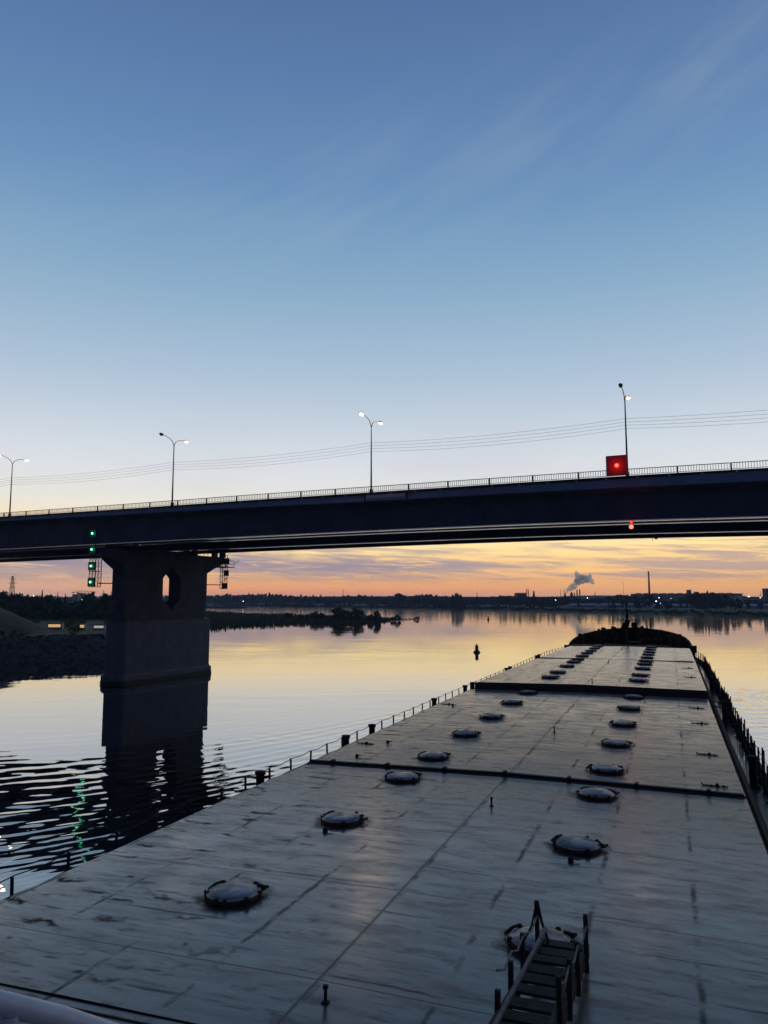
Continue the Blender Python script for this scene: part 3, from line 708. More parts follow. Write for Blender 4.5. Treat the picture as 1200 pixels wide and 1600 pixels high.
# woodland mass behind
m=MB(); rnd=random.Random(5)
for i in range(15000):
    px=rnd.uniform(-40,1300); r=ray(px,936); yy=400
    Y=rnd.uniform(1450,2400) if px<620 else rnd.uniform(1150,2000)
    x=r.x/r.y*Y
    if Y<shoreY(x)+20: Y=shoreY(x)+rnd.uniform(20,400); x=r.x/r.y*Y
    top=aty(px,interp(px,TOP)+2.6+1.5*mnoise.noise(Vector((px*.12,0,0))),Y).z
    z=rnd.uniform(3,max(5,top)); s=rnd.uniform(1.5,4.2)
    a=rnd.uniform(0,6.28); n_=Vector((math.cos(a),math.sin(a),rnd.uniform(-.3,.8))).normalized(); u_=n_.orthogonal().normalized(); v_=n_.cross(u_)
    c=Vector((x,Y,z)); m.add([c-u_*s,c-v_*s*.6,c+u_*s,c+v_*s*.7],[(0,1,2,3)])
for i in range(7000):
    px=rnd.uniform(-60,190); r=ray(px,936); Y=rnd.uniform(395,640); x=r.x/r.y*Y
    top=aty(px,interp(px,[(-60,933),(60,937),(80,942),(115,944),(150,939),(190,940)])+2*mnoise.noise(Vector((px*.15,0,3))),Y).z
    z=rnd.uniform(2.5,max(5,top)); q=rnd.uniform(.5,1.5)
    a=rnd.uniform(0,6.28); n_=Vector((math.cos(a),math.sin(a),rnd.uniform(-.3,.8))).normalized(); u_=n_.orthogonal().normalized(); v_=n_.cross(u_)
    c=Vector((x,Y,z)); m.add([c-u_*q,c-v_*q*.6,c+u_*q,c+v_*q*.7],[(0,1,2,3)])
tag(m.build('far_woodland',leaf_far),kind='stuff')

# ================================================================== BUILDINGS & INDUSTRY ON THE FAR SHORE
def lattice(m,b,h,w0,w1,n,t=.25):
    """four-legged braced tower"""
    b=Vector(b)
    def c(i,k):
        f=i/n; w_=w0+(w1-w0)*f; s=((-1,-1),(1,-1),(1,1),(-1,1))[k]; return b+Vector((s[0]*w_/2,s[1]*w_/2,h*f))
    for i in range(n):
        for k in range(4):
            m.bar(c(i,k),c(i+1,k),t); m.bar(c(i,k),c(i+1,(k+1)%4),t*.6); m.bar(c(i+1,k),c(i+1,(k+1)%4),t*.6)
# pylon at left
Y=950; t=aty(20,900,Y); o=empty('power_pylon',(t.x,Y,4),label='lattice power pylon standing behind the dark grove at far left',cat='pylon')
m=MB(); lattice(m,(0,0,0),t.z-4,7,1.2,9,.38); m.build('lattice_tower',pole_steel,o)
for zz,L in ((t.z-8,7),(t.z-13,9),(t.z-18,6.5)):
    m=MB(); m.bar((-L/2*1.3,0,zz),(L/2*1.3,0,zz),.35); m.bar((-L/2*1.3,0,zz),(0,0,zz+1.8),.2); m.bar((L/2*1.3,0,zz),(0,0,zz+1.8),.2); m.build('cross_arm',pole_steel,o)
# tower crane + apartment blocks
Y=1350
def block(px0,px1,ty,Y,label,storeys,name='apartment_building',dep=16,mat=flat_wall,winc=None,cat='building'):
    a=aty(px0,ty,Y); b=aty(px1,ty,Y); w_=b.x-a.x; H=a.z-3
    o=empty(name,((a.x+b.x)/2,Y+dep/2,3),label=label,cat=cat)
    m=MB(); m.box((0,0,H/2),(w_,dep,H)); m.build('wall',mat,o)
    m=MB(); m.box((0,0,H+.25),(w_+.8,dep+.8,.5)); m.build('roof',conc,o)
    m=MB(); nc=winc or max(2,int(w_/4))
    for s in range(storeys):
        for k in range(nc):
            m.box((-w_/2+(k+.5)*w_/nc,-dep/2-.03,(s+.55)*H/storeys),(w_/nc*.5,.1,H/storeys*.45))
    m.build('windows',window_dark,o)
    return o,w_,H
block(113,121,929,1350,'left hazy apartment block standing under the tower crane',5)
block(121.5,130,927,1380,'taller middle apartment block under the mast of the tower crane',6)
block(130.5,141,929.5,1370,'right hazy apartment block beside the green signal frame',5)
t=aty(121,925,1340); o=empty('tower_crane',(t.x,1340,3),label='tower crane with a long horizontal jib above the far apartment blocks',cat='crane')
m=MB(); lattice(m,(0,0,0),t.z-3,2.2,2.2,8,.3); m.build('mast',pole_steel,o)
zz=t.z-3
m=MB(); m.bar((-8,0,zz),(34,0,zz),.9,.5); m.bar((-8,0,zz),(0,0,zz+4),.25); m.bar((0,0,zz+4),(26,0,zz+.3),.25)
for k in range(16): m.bar((k*2,0,zz),(k*2+1,0,zz+1.3),.18); m.bar((k*2+1,0,zz+1.3),(k*2+2,0,zz),.18)
m.bar((0,0,zz+1.3),(32,0,zz+1.3),.2); m.build('jib',pole_steel,o)
m=MB(); m.box((-7,0,zz-1),(3,1.4,1.8)); m.build('counterweight',conc,o)
m=MB(); m.box((1.3,-.9,zz-1.2),(1.5,1.5,1.9)); m.build('cab',lamp_case,o)
def mast(px,ty,Y,label,wd=.5,name='radio_mast'):
    t=aty(px,ty,Y); o=empty(name,(t.x,Y,3),label=label,cat='mast'); H=t.z-3
    m=MB(); m.tube([(0,0,0),(0,0,H)],[wd,wd*.4],6); m.build('pole',pole_steel,o)
    m=MB(); m.bar((-1.6,0,H*.86),(1.6,0,H*.86),.3); m.bar((-1.1,0,H*.93),(1.1,0,H*.93),.3); m.build('antenna',pole_steel,o)
mast(162,921,1200,'thin radio mast rising just left of the bridge pier')
mast(536,920.5,1500,'short mast above the woods right of the middle bushes',1.0)
mast(745,924,1250,'small mast right of the big round tree',.5)
mast(973.5,908,1500,'tall thin radio mast between the smoke and the big chimney',.42)
mast(875.5,921,1400,'short pole topped mast left of the smoke plume',.7)
mast(929.5,925,1400,'stubby mast right of the twin plant stacks',1.1)
mast(1188,926,1300,'short flag mast near the right picture edge',.6)
# big chimney
Y=1500; t=aty(1013.3,893,Y); o=empty('factory_chimney',(t.x,Y,3),label='tall slender brick chimney above the long factory hall',cat='chimney')
H=t.z-3; m=MB(); m.lathe((0,0,0),[(2.6,0),(2.2,8),(1.3,H-2),(1.25,H)],16); m.build('shaft',chimney_red,o)
m=MB(); m.lathe((0,0,0),[(3.1,4),(3.9,5),(3.4,8.5),(2.4,11)],16); m.build('base_collar',brick_far,o)
m=MB(); m.lathe((0,0,H),[(1.0,-.5),(1.6,-.5),(1.6,.5),(.9,.5),(.9,-1)],16); m.build('rim',brick_far,o)
# factory hall
def hall(px0,px1,ty,by,Y,label,name='factory_hall',roofk=1.2,wall=factory_wall):
    a=aty(px0,ty,Y); b=aty(px1,ty,Y); z0=3.0; w_=b.x-a.x; H=a.z-z0
    o=empty(name,((a.x+b.x)/2,Y+20,z0),label=label,cat='factory building')
    m=MB(); m.box((0,0,H/2),(w_,40,H)); m.build('wall',wall,o)
    m=MB(); m.box((0,0,H+.3),(w_+1.5,41.5,.6)); m.build('roof',pmat_roof,o)
    m=MB(); m.box((0,-20.1,H*.62),(w_*.96,.15,H*.14)); m.build('window_band',window_dark,o)
    m=MB()
    for k in range(int(w_/14)): m.box((-w_/2+7+k*14,0,H+1.2),(3,20,1.2))
    m.build('roof_lights',shed_roof,o)
    return o
pmat_roof=pmat('hall_roof',(.13,.13,.14),.8)
hall(997,1076,928.2,0,1300,'long low factory hall below the big chimney')
hall(1076.5,1160,927.8,0,1320,'long factory hall stretching right behind the broad dark trees')
hall(1161,1186,933,0,1100,'small white lit factory hall near the right picture edge',wall=flat_wall)
block(1075.3,1080,922,1290,'small square tower block on the roof line of the factory halls',2,'stair_tower',8,brick_far,2,'tower')
block(1197.5,1206,920,900,'dark tower building cut by the right picture edge',4,'silo_tower',10,brick_far,2,'tower')
# plant with stacks and framed units
def stack(px,ty,label,Y=1500,r=1.4,mat=chimney_red):
    t=aty(px,ty,Y); o=empty('smoke_stack',(t.x,Y,3),label=label,cat='smoke stack',group='stacks of the smoking plant'); H=t.z-3
    m=MB(); m.lathe((0,0,0),[(r*1.35,0),(r,H*.3),(r*.85,H)],12); m.build('shaft',mat,o)
    m=MB(); m.lathe((0,0,H),[(r*.6,.3),(r*1.1,.3),(r*1.1,-.7),(r*.85,-.7)],12); m.build('rim',brick_far,o)
stack(901.5,921.5,'left one of the twin red stacks below the smoke plume')
stack(905.8,921.3,'right one of the twin red stacks below the smoke plume')
stack(897.5,926.5,'short stack just left of the twin red stacks',r=1.1)
stack(883.4,926.5,'short stack that gives off the white smoke plume',r=1.3)
stack(881.2,921,'thin dark vent stack touching the foot of the smoke plume',r=.7,mat=pole_steel)
t=aty(893,925.5,1480); o=empty('distillation_unit',(t.x,1480,3),label='conical plant unit between the smoke plume and the twin stacks',cat='plant unit')
m=MB(); m.lathe((0,0,0),[(5,0),(4.2,(t.z-3)*.5),(1.2,(t.z-3)),(0,(t.z-3)+1)],14); m.build('vessel',brick_far,o)
m=MB(); lattice(m,(0,0,0),(t.z-3)*.95,7.5,4,4,.3); m.build('frame',pole_steel,o)
block(807,822,926.8,1350,'square plant building left of the two framed towers',3,'plant_building',20,brick_far,5,'factory building')
for px,ty,lab in ((824,922,'arched framed tower unit with an open top, left of the pair'),(834,923.5,'pointed framed tower unit, right of the pair')):
    t=aty(px,ty,1380); o=empty('framed_tower',(t.x,1380,3),label=lab,cat='plant unit'); H=t.z-3
    m=MB(); lattice(m,(0,0,0),H,4.2 if px<830 else 6.5,3.6 if px<830 else 1.4,6,.55); m.build('steel_frame',pole_steel,o)
    m=MB()
    if px<830: m.tube([(-1.8,0,H),(-1.2,0,H+1.6),(0,0,H+2.1),(1.2,0,H+1.6),(1.8,0,H)],.45,6)
    else: m.lathe((0,0,0),[(2.6,0),(2.6,H*.5),(1,H*.7),(.4,H+1.5)],10); m.box((2,0,H*.3),(8,6,H*.6))
    m.build('vessel',brick_far,o)
# pale sheds / covered banks
def shed(px0,px1,ty,by,Y,label):
    a=aty(px0,ty,Y); b=aty(px1,ty,Y); z0=far_h(a.x,Y)-.5; w_=b.x-a.x; H=a.z-z0
    o=empty('low_shed',((a.x+b.x)/2,Y+9,z0),label=label,cat='shed')
    n=10; pr=[(-9*math.cos(math.pi*k/n),H*(.45+.55*math.sin(math.pi*k/n))) for k in range(n+1)]
    m=MB(); vs=[(-w_/2,y,z) for y,z in pr]+[(w_/2,y,z) for y,z in pr]
    m.add(vs,[(k,k+1,n+2+k,n+1+k) for k in range(n)],True); m.build('roof',shed_roof,o)
    m=MB(); 
    m.add([(-w_/2,y,z) for y,z in [(-9,0)]+pr+[(9,0)]],[tuple(range(n+3))]); m.add([(w_/2,y,z) for y,z in [(-9,0)]+pr+[(9,0)]],[tuple(range(n+3))])
    m.box((0,-8.9,H*.22),(w_-.1,.2,H*.44)); m.build('wall',factory_wall,o)
shed(893,934,943.3,950,880,'left long pale arched shed on the far shore, right of the smoke')
shed(936,1018,943,950,860,'middle long pale arched shed behind the ship foremast')
shed(1020,1084,944,950,830,'right long pale arched shed in front of the factory hall')
shed(1160,1215,944,950,760,'pale arched shed near the right picture edge')
# town lights, each a lamp on its own post
TL=[(53,931,600,1),(128,937,1300,1),(380,939.5,1440,0),(868,937.5,1000,1),(917.5,934.2,1100,0),(1003.5,934,1000,1),(1025,939.5,850,1),(1029.5,934,1000,1),(1032,943,850,1),(1049,939.5,850,1),(1144.5,940.5,850,1),(1169.5,932.2,1000,0),(1187.5,934,900,0),(1048,935,1050,0)]
near_=['above the spruces at far left','below the tower crane','in the woods right of the pier','below the plant building and framed towers','right of the twin stacks','left of the big chimney foot','big cold one below the big chimney','small upper one below the big chimney','tiny lower one below the big chimney','in front of the long factory hall','right of the broad dark trees','brightest warm one at the small white hall','near the short flag mast','small warm one left of the broad dark trees']
for i,(px,py,Y,cold) in enumerate(TL):
    t=aty(px,py,Y); z0=3.0; o=empty('floodlight',(t.x,Y,z0),label='far lit town lamp '+near_[i],cat='lamp',group='lit lamps on the far shore')
    s=Y/1200; H=max(1.2,t.z-z0)
    m=MB(); m.tube([(0,0,0),(0,0,H)],.12,5); m.bar((0,0,H),(0,-.5,H+.1),.12); m.build('post',pole_steel,o)
    m=MB(); m.ball((0,-.6,H),(.85 if i in(6,11) else .52 if i not in(8,13) else .36)*s,8,(1,.5,.7)); m.build('lamp_lens',town_light2 if cold else town_light,o)
# smoke plume
def smoke():
    m=MB(); rnd=random.Random(11); Y=1490
    path=[(884.5,926,.9),(886,923.5,1.6),(888.5,921,2.3),(892,919,3.0),(896,917,3.4),(899,914,3.2),(901,910,3.6),(904,907,4.6),(908,905,5.0),(912,904.5,4.6),(916,905,4.2),(920,906,3.4),(924,908,2.6),(926,911,1.6),(928,912,1.0),(903,901,3.4),(901.5,897,2.4),(900.5,893.5,1.4),(921,901.5,2.6),(922.5,898.5,1.7),(893,915,2.2)]
    verts=[]
    for (px,py,r) in path:
        p=aty(px,py,Y); R_=r*1.6/1200*Y
        m.ball((p.x,p.y+rnd.uniform(-2,2),p.z),R_,10)
    me=m.mesh('smoke_plume',None); o=bpy.data.objects.new('smoke_plume',me); C.objects.link(o)
    md=o.modifiers.new('remesh','REMESH'); md.mode='VOXEL'; md.voxel_size=.7
    tx=bpy.data.textures.new('puffs','CLOUDS'); tx.noise_scale=3.0; tx.noise_depth=3
    d=o.modifiers.new('disp','DISPLACE'); d.texture=tx; d.strength=3.0; d.mid_level=.5; d.texture_coords='GLOBAL'
    mt=bpy.data.materials.new('smoke'); mt.use_nodes=True; t=NT(mt.node_tree)
    pos=t.n('ShaderNodeNewGeometry').outputs['Position']
    dn=t.m('MULTIPLY',t.ss(t.noise(pos,.22,4,.6),.33,.58),.32)
    pv=t.n('ShaderNodeVolumePrincipled',{'Color':(.99,.995,1.0,1),'Density':dn,'Anisotropy':0.8})
    t.out(pv.outputs[0],sock=1)
    o.data.materials.clear(); o.data.materials.append(mt)
    tag(o,kind='stuff'); o['label']='white smoke plume drifting right from the plant stack'
smoke()

# ================================================================== BRIDGE
be=ray(-1911,936); be=Vector((-be.x,-be.y,0)).normalized()   # along the bridge, toward the right and nearer
bn=Vector((-be.y,be.x,0))                                     # across the bridge, away from the ship
if bn.y<0: bn=-bn
pc=onz(245,1060,0)
BR_RZ=math.atan2(be.y,be.x)
P_RAIL=-13.0; P_WEB=-10.6
def onp(x,y,p):
    r=ray(x,y); t=(bn.dot(pc)+p)/bn.dot(r); q=Vector((0,0,HW))+r*t
    return (q-pc).dot(be),q.z
Lp=lambda pts,p:[onp(x,y,p) for x,y in pts]
z_rt=Lp([(0,801.7),(200,787.5),(400,772.6),(580,760.4),(800,745.2),(1000,731.8),(1200,719.5)],P_RAIL)
z_rb=Lp([(0,807.3),(200,794.5),(400,780.6),(580,769),(800,754.6),(1000,742),(1200,730.7)],P_RAIL)
z_ft=Lp([(0,809.5),(200,797),(400,784),(580,773),(800,759),(1000,746.5),(1200,734)],P_RAIL)
z_fb=Lp([(0,815),(200,804),(400,793),(580,784),(800,771.5),(1000,761.5),(1200,752)],P_RAIL)
z_wb=Lp([(0,859.5),(200,849),(400,839),(600,829.5),(800,821),(1000,814),(1200,808.5)],P_WEB)
zr=lambda s:interp(s,z_rb); zrt=lambda s:interp(s,z_rt); zft=lambda s:interp(s,z_ft); zfb=lambda s:interp(s,z_fb); zwb=lambda s:interp(s,z_wb)
# far bottom edge: where across the bridge does the same soffit height land
s8,_=onp(800,847,0)
best=None
for p in np.arange(5,25,.25):
    s,z=onp(800,847,p)
    if best is None or abs(z-zwb(s))<best[0]: best=(abs(z-zwb(s)),p)
P_FAR=float(best[1]); print('P_FAR',P_FAR,'webz',[round(z,1) for _,z in z_wb],'s',[round(s,1) for s,_ in z_wb],'railh',[round(a[1]-b[1],2) for a,b in zip(z_rt,z_rb)])
S0,S1=-62.0,150.0
bridge=empty('road_bridge',(pc.x,pc.y,0),BR_RZ,label='long dark blue girder road bridge crossing the river on a concrete pier',cat='bridge')
def sweep(name,prof,mat,s0=S0,s1=S1,step=4.0,parent=bridge,smooth=False):
    """prof(s) -> closed list of (p,z) across the bridge"""
    n=int((s1-s0)/step)+1; m=MB(); vs=[]
    for i in range(n+1):
        s=s0+(s1-s0)*i/n; pr=prof(s); vs+=[(s,p,z) for p,z in pr]
    k=len(pr)
    m.add(vs,[(i*k+j,(i+1)*k+j,(i+1)*k+(j+1)%k,i*k+(j+1)%k) for i in range(n) for j in range(k)],smooth)
    m.add(vs[:k],[tuple(range(k))]); m.add(vs[-k:],[tuple(range(k-1,-1,-1))])
    return m.build(name,mat,parent)
PE=P_FAR+2.4
def slab(s):
    zt=zr(s); zb=zfb(s)
    return [(P_RAIL+.25,zt-.05),(P_RAIL+.25,zb+.15),(P_RAIL+2.6,zb-.25),(P_FAR-.2,zb-.25),(PE-.25,zb+.15),(PE-.25,zt-.05),(1.5,zt+.25)]
sweep('deck_slab',slab,conc)
sweep('fascia',lambda s:[(P_RAIL+.02,zft(s)),(P_RAIL-.02,zfb(s)+.1),(P_RAIL+.24,zfb(s)),(P_RAIL+.24,zft(s))],fascia_paint)
sweep('fascia',lambda s:[(PE-.24,zft(s)),(PE-.24,zfb(s)),(PE,zfb(s)),(PE,zft(s))],fascia_paint)
sweep('kerb',lambda s:[(P_RAIL-.10,zft(s)+.003),(P_RAIL+.5,zft(s)+.003),(P_RAIL+.5,zr(s)-.02),(P_RAIL-.10,zr(s)-.02)],black_steel)
GP=[P_WEB,P_WEB+3.6,P_FAR-8.2,P_FAR-4.6 if False else P_FAR-.3]
for gi,gp in enumerate(GP):
    sweep('girder_web',lambda s,gp=gp:[(gp,zwb(s)+.14),(gp+.06,zwb(s)+.14),(gp+.06,zfb(s)-.3),(gp,zfb(s)-.3)],girder_paint)
    fw=.50
    sweep('girder_flange',lambda s,gp=gp:[(gp-fw,zwb(s)),(gp+fw,zwb(s)),(gp+fw,zwb(s)+.12),(gp-fw,zwb(s)+.12)],flange_paint if gi<3 else girder_paint)
s=S0+7
while s<S1:
    m=MB(); m.box((s,P_WEB-.012,(zwb(s)+zfb(s))/2-.08),(.30,.022,zfb(s)-zwb(s)-.55)); m.build('splice_plate',girder_paint,bridge); s+=15.6
m=MB(); s=S0
while s<S1:     # cross frames between the girders
    for a,b in ((GP[0],GP[1]),(GP[2],GP[3])):
        z0,z1=zwb(s)+.5,zfb(s)-.8
        m.bar((s,a+.1,z0),(s,b-.1,z1),.15); m.bar((s,b-.1,z0),(s,a+.1,z1),.15); m.bar((s,a+.1,z1),(s,b-.1,z1),.15)
    s+=6
m.build('cross_bracing',girder_paint,bridge)
# railing: posts and panels
ps=5.25; n=int((S1-S0)/ps); s_off=onp(580,765,P_RAIL)[0]%ps+S0-(S0%ps)
for i in range(n):
    s=s_off+i*ps
    if s<S0 or s+ps>S1: continue
    m=MB(); m.box((s,P_RAIL,(zr(s)+zrt(s))/2-.05),(.14,.14,zrt(s)-zr(s)+.16)); m.build('railing_post',rail_steel,bridge)
    m=MB(); e=s+ps
    m.bar((s+.08,P_RAIL,zrt(s)),(e-.08,P_RAIL,zrt(e)),.09,.07); m.bar((s+.08,P_RAIL,zr(s)+.09),(e-.08,P_RAIL,zr(e)+.09),.06,.05)
    k=1
    while k*.27<ps-.1:
        q=s+k*.27; m.bar((q,P_RAIL,zr(q)+.1),(q,P_RAIL,zrt(q)-.03),.045,.045,(0,1,0)); k+=1
    m.build('railing_panel',rail_steel,bridge)
sweep('railing_far',lambda s:[(PE-.05,zrt(s)-.05),(PE+.05,zrt(s)-.05),(PE+.05,zrt(s)+.02),(PE-.05,zrt(s)+.02)],rail_steel)
m=MB()
s=S0+1
while s<S1: m.box((s,PE,(zr(s)+zrt(s))/2-.05),(.1,.1,zrt(s)-zr(s))); s+=2.6
m.build('far_railing_posts',rail_steel,bridge)
# small fixing plates along the edge
m=MB(); s=S0+2
while s<S1: m.box((s,P_RAIL-.14,zft(s)+.03),(.16,.07,.09)); s+=3.3
m.build('edge_brackets',flange_paint,bridge)
# louvred grille under the third lamp
sa=onp(573,776,P_RAIL)[0]; sb=onp(634,772,P_RAIL)[0]; m=MB(); q=sa
while q<sb: m.box((q,P_RAIL-.07,zft(q)-.28),(.08,.10,.42)); q+=.24
m.build('drain_grille',flange_paint,bridge)
m=MB(); 
for q in (sa-.2,sb+.2): m.box((q,P_RAIL-.10,(zft(q)+zfb(q))/2),(.10,.16,zft(q)-zfb(q)))
m.build('downpipe',black_steel,bridge)
# ---- pier
pier=MB(); 
zc_top=zwb(0)-.85
def pier_body():
    hb=onp(260,945,0)[1]
    zt=zc_top; 
    z_knee=onp(300,889,1.0)[1]; z_arm=onp(300,874,1.0)[1]
    bm=bmesh.new()
    out=[(-10.0,zlow),(11.4,zlow),(11.4,z_knee),(15.6,z_arm),(15.6,zt),(-12.3,zt),(-12.3,z_arm),(-10.0,z_knee)]
    zh0=onp(262,953,0)[1]; zh1=onp(262,886,0)[1]
    pcx=(lhole0+lhole1)/2
    hole=[(lhole0,zh0+1.8),(pcx,zh0),(lhole1,zh0+1.8),(lhole1,zh1-1.8),(pcx,zh1),(lhole0,zh1-1.8)]
    W_=1.25
    vs=[bm.verts.new((-W_,l,z)) for l,z in out]; hs=[bm.verts.new((-W_,l,z)) for l,z in hole]
    ed=[bm.edges.new((vs[i],vs[(i+1)%len(vs)])) for i in range(len(vs))]+[bm.edges.new((hs[i],hs[(i+1)%6])) for i in range(6)]
    bmesh.ops.triangle_fill(bm,edges=ed,use_beauty=True)
    r=bmesh.ops.extrude_face_region(bm,geom=bm.faces[:])
    bmesh.ops.translate(bm,verts=[g_ for g_ in r['geom'] if isinstance(g_,bmesh.types.BMVert)],vec=(2*W_,0,0))
    ve=[e for e in bm.edges if abs(abs(e.verts[0].co.x)-W_)<1e-4 and abs(e.verts[0].co.x-e.verts[1].co.x)<1e-4
        and all(abs(v.co.y+10.0)<.01 or abs(v.co.y-11.4)<.01 for v in e.verts) and abs(e.verts[0].co.z-e.verts[1].co.z)>1]
    bmesh.ops.bevel(bm,geom=ve,offset=1.05,segments=6,profile=.5,affect='EDGES',clamp_overlap=True)
    bmesh.ops.recalc_face_normals(bm,faces=bm.faces[:])
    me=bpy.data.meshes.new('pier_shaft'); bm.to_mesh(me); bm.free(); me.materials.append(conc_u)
    o=bpy.data.objects.new('pier_shaft',me); C.objects.link(o); o.parent=bridge
z_mid=onp(250,968,0)[1]; zlow=z_mid
# opening located on the near long face (x=+1.75 side): solve along the pier
def l_at(px,side):
    r=ray(px,936); # find l with (pc+be*side+bn*l) on this column
    k=r.x/r.y; a=pc+be*side
    return (k*a.y-a.x)/(bn.x-k*bn.y)
lhole0=l_at(254,1.25); lhole1=l_at(281,1.25); print('hole',lhole0,lhole1,'zc_top',zc_top,'zmid',z_mid)
pier_body()
def stadium(l0,l1,W_,n=9):
    pts=[]
    for k in range(n+1):
        a=-math.pi+math.pi*k/n; pts.append((W_*math.cos(a),l0+W_*.55+W_*.55*math.sin(a)))
    for k in range(n+1):
        a=math.pi*k/n; pts.append((W_*math.cos(a),l1-W_*.55+W_*.55*math.sin(a)))
    return pts
m=MB(); m.prism(stadium(-10.35,11.7,2.05),-2,z_mid-.003)
o=m.build('pier_base',conc_d,bridge)
m=MB(); z_pl=onp(245,1049,0)[1]; m.prism(stadium(-10.9,12.1,2.35),-1.5,z_pl); m.build('pier_plinth',conc_d,bridge)
m=MB(); A_=stadium(-10.9,12.1,2.35); B_=stadium(-10.4,11.75,2.08); n_=len(A_); m.add([(x,y,z_pl+.002) for x,y in A_]+[(x,y,z_pl+.38) for x,y in B_],[(k,(k+1)%n_,n_+(k+1)%n_,n_+k) for k in range(n_)]); m.build('plinth_ledge',conc,bridge)  # paler than the pier: light on the up-facing ledge put into its colour
m=MB(); m.prism(stadium(-10.97,12.17,2.41),-.3,.45); m.build('pier_fender',black_steel,bridge)
for gp in GP:
    for sx in (-1,1):
        m=MB(); m.box((sx*.9,gp,zc_top+.42),(.8,.9,.83)); m.build('bearing',black_steel,bridge)
m=MB(); m.box((0,2,zc_top+.2),(1.2,12,.39)); m.build('pier_cap_block',conc_d,bridge)
# inspection walkway on the far end of the cap
m=MB(); zz=onp(350,886,14.5)[1]
m.box((1.2,14.6,zz),(3.2,4.2,.12))
for a in (-.3,.9,2.7):
    for b in (12.6,14.6,16.6): m.box((a,b,zz+.6),(.07,.07,1.2))
for z_ in (zz+.6,zz+1.18):
    m.bar((2.75,12.5,z_),(2.75,16.7,z_),.06); m.bar((-.3,16.65,z_),(2.75,16.65,z_),.06); m.bar((-.3,12.55,z_),(2.75,12.55,z_),.06)
m.bar((2.75,16.7,zz+.6),(3.2,17.4,zz+1.3),.07)
m.build('inspection_platform',black_steel,bridge)
m=MB()
for b in np.arange(2.5,12.4,1.1): m.box((1.7,b,zc_top+.45),(.06,.06,.9))
m.bar((1.7,2.5,zc_top+.9),(1.7,12.4,zc_top+.9),.06); m.bar((1.7,2.5,zc_top+.5),(1.7,12.4,zc_top+.5),.05)
m.build('cap_railing',black_steel,bridge)

# ---- signal frames (lattice) with green boards
def b2w(s,p,z): q=pc+be*s+bn*p; return Vector((q.x,q.y,z))
def pxl(px,py,p): # -> (s,z) on plane p
    return onp(px,py,p)
pA=-13.9
sA,zA0=onp(148,917,pA); _,zA1=onp(148,822,pA)
fr=empty('lattice_mast',b2w(sA,pA,zA0),BR_RZ,label='lattice frame hanging from the near pier cap end, carrying the green signal boards',cat='signal frame')
m=MB(); H=zA1-zA0
for a,b in ((-.9,-.28),(.28,.9)):
    for dy in (-.3,.3):
        for q in (a,b): m.bar((q,dy,0),(q,dy,H*.52 if a>0 else H*.52),.075)
        k=0
        while k<H*.5-.6: m.bar((a,dy,k),(b,dy,k+.55),.05); m.bar((b,dy,k+.55),(a,dy,k+1.1),.05); k+=1.1
for z_ in (0,H*.25,H*.52): m.bar((-.9,-.3,z_),(.9,-.3,z_),.08); m.bar((-.9,.3,z_),(.9,.3,z_),.08); m.bar((-.9,-.3,z_),(-.9,.3,z_),.08); m.bar((.9,-.3,z_),(.9,.3,z_),.08)
m.build('lattice',rail_steel,fr)
m=MB(); m.bar((.2,.3,.55),(3.0,3.0,.55),.16,.16); m.bar((.9,0,H*.52-.2),(1.2,3,H*.52-.2),.12); m.build('tie_bar',rail_steel,fr)
m=MB(); m.bar((-.55,.35,H*.5),(-.45,.35,H),.12); m.build('hanger',rail_steel,fr)
GL=[(145.3,833.5,'topmost'),(144.3,858.5,'second from the top'),(143.2,884.5,'third from the top'),(142.2,909.5,'lowest')]
pl=bpy.data.lights.new('green_signal_glow','POINT'); pl.color=(.12,1,.5); pl.energy=5; pl.shadow_soft_size=.12
for k,(px,py,w_) in enumerate(GL):
    s,z=onp(px,py,pA-.5); loc=b2w(s,pA-.5,z)
    o=empty('green_signal_board',loc,BR_RZ,label='%s of four square green lit signal boards beside the pier'%w_,cat='signal light',group='green signal boards')
    h=.58
    m=MB(); m.box((0,0,0),(2*h,.10,2*h)); m.build('board',green_panel,o)
    m=MB()
    for a in (-1,1): m.box((a*(h+.03),0,0),(.06,.14,2*h+.12)); m.box((0,0,a*(h+.03)),(2*h,.14,.06))
    m.build('board_frame',black_steel,o)
    m=MB(); m.ball((0,-.12,0),.20,8,(1,.6,1)); m.build('lamp_lens',green_lit,o)
    m=MB(); m.ball((0,-.22,0),.11,8,(1,.6,1)); m.build('lamp_core',green_core,o)
    l=bpy.data.objects.new('lamp_glow',pl); C.objects.link(l); l.parent=o; l.location=(0,-.55,0)
# far frame with dark backs of the boards
pB=15.2
sB,zB0=onp(349,920,pB); _,zB1=onp(349,868,pB)
fr=empty('lattice_mast',b2w(sB,pB,zB0),BR_RZ,label='lattice frame at the far pier cap end holding dark backs of signal boards',cat='signal frame')
H=zB1-zB0; m=MB()
for dy in (-.3,.3):
    for q in (-.55,.55): m.bar((q,dy,0),(q,dy,H),.09)
    k=0
    while k<H-.6: m.bar((-.55,dy,k),(.55,dy,k+.6),.06); m.bar((.55,dy,k+.6),(-.55,dy,min(H,k+1.2)),.06); k+=1.2
for z_ in (0,H*.5,H): m.bar((-.55,-.3,z_),(.55,-.3,z_),.08); m.bar((-.55,.3,z_),(.55,.3,z_),.08)
m.build('lattice',rail_steel,fr)
m=MB(); m.bar((0,-.3,.7),(-1.2,-4.5,.7),.15); m.build('tie_bar',rail_steel,fr)
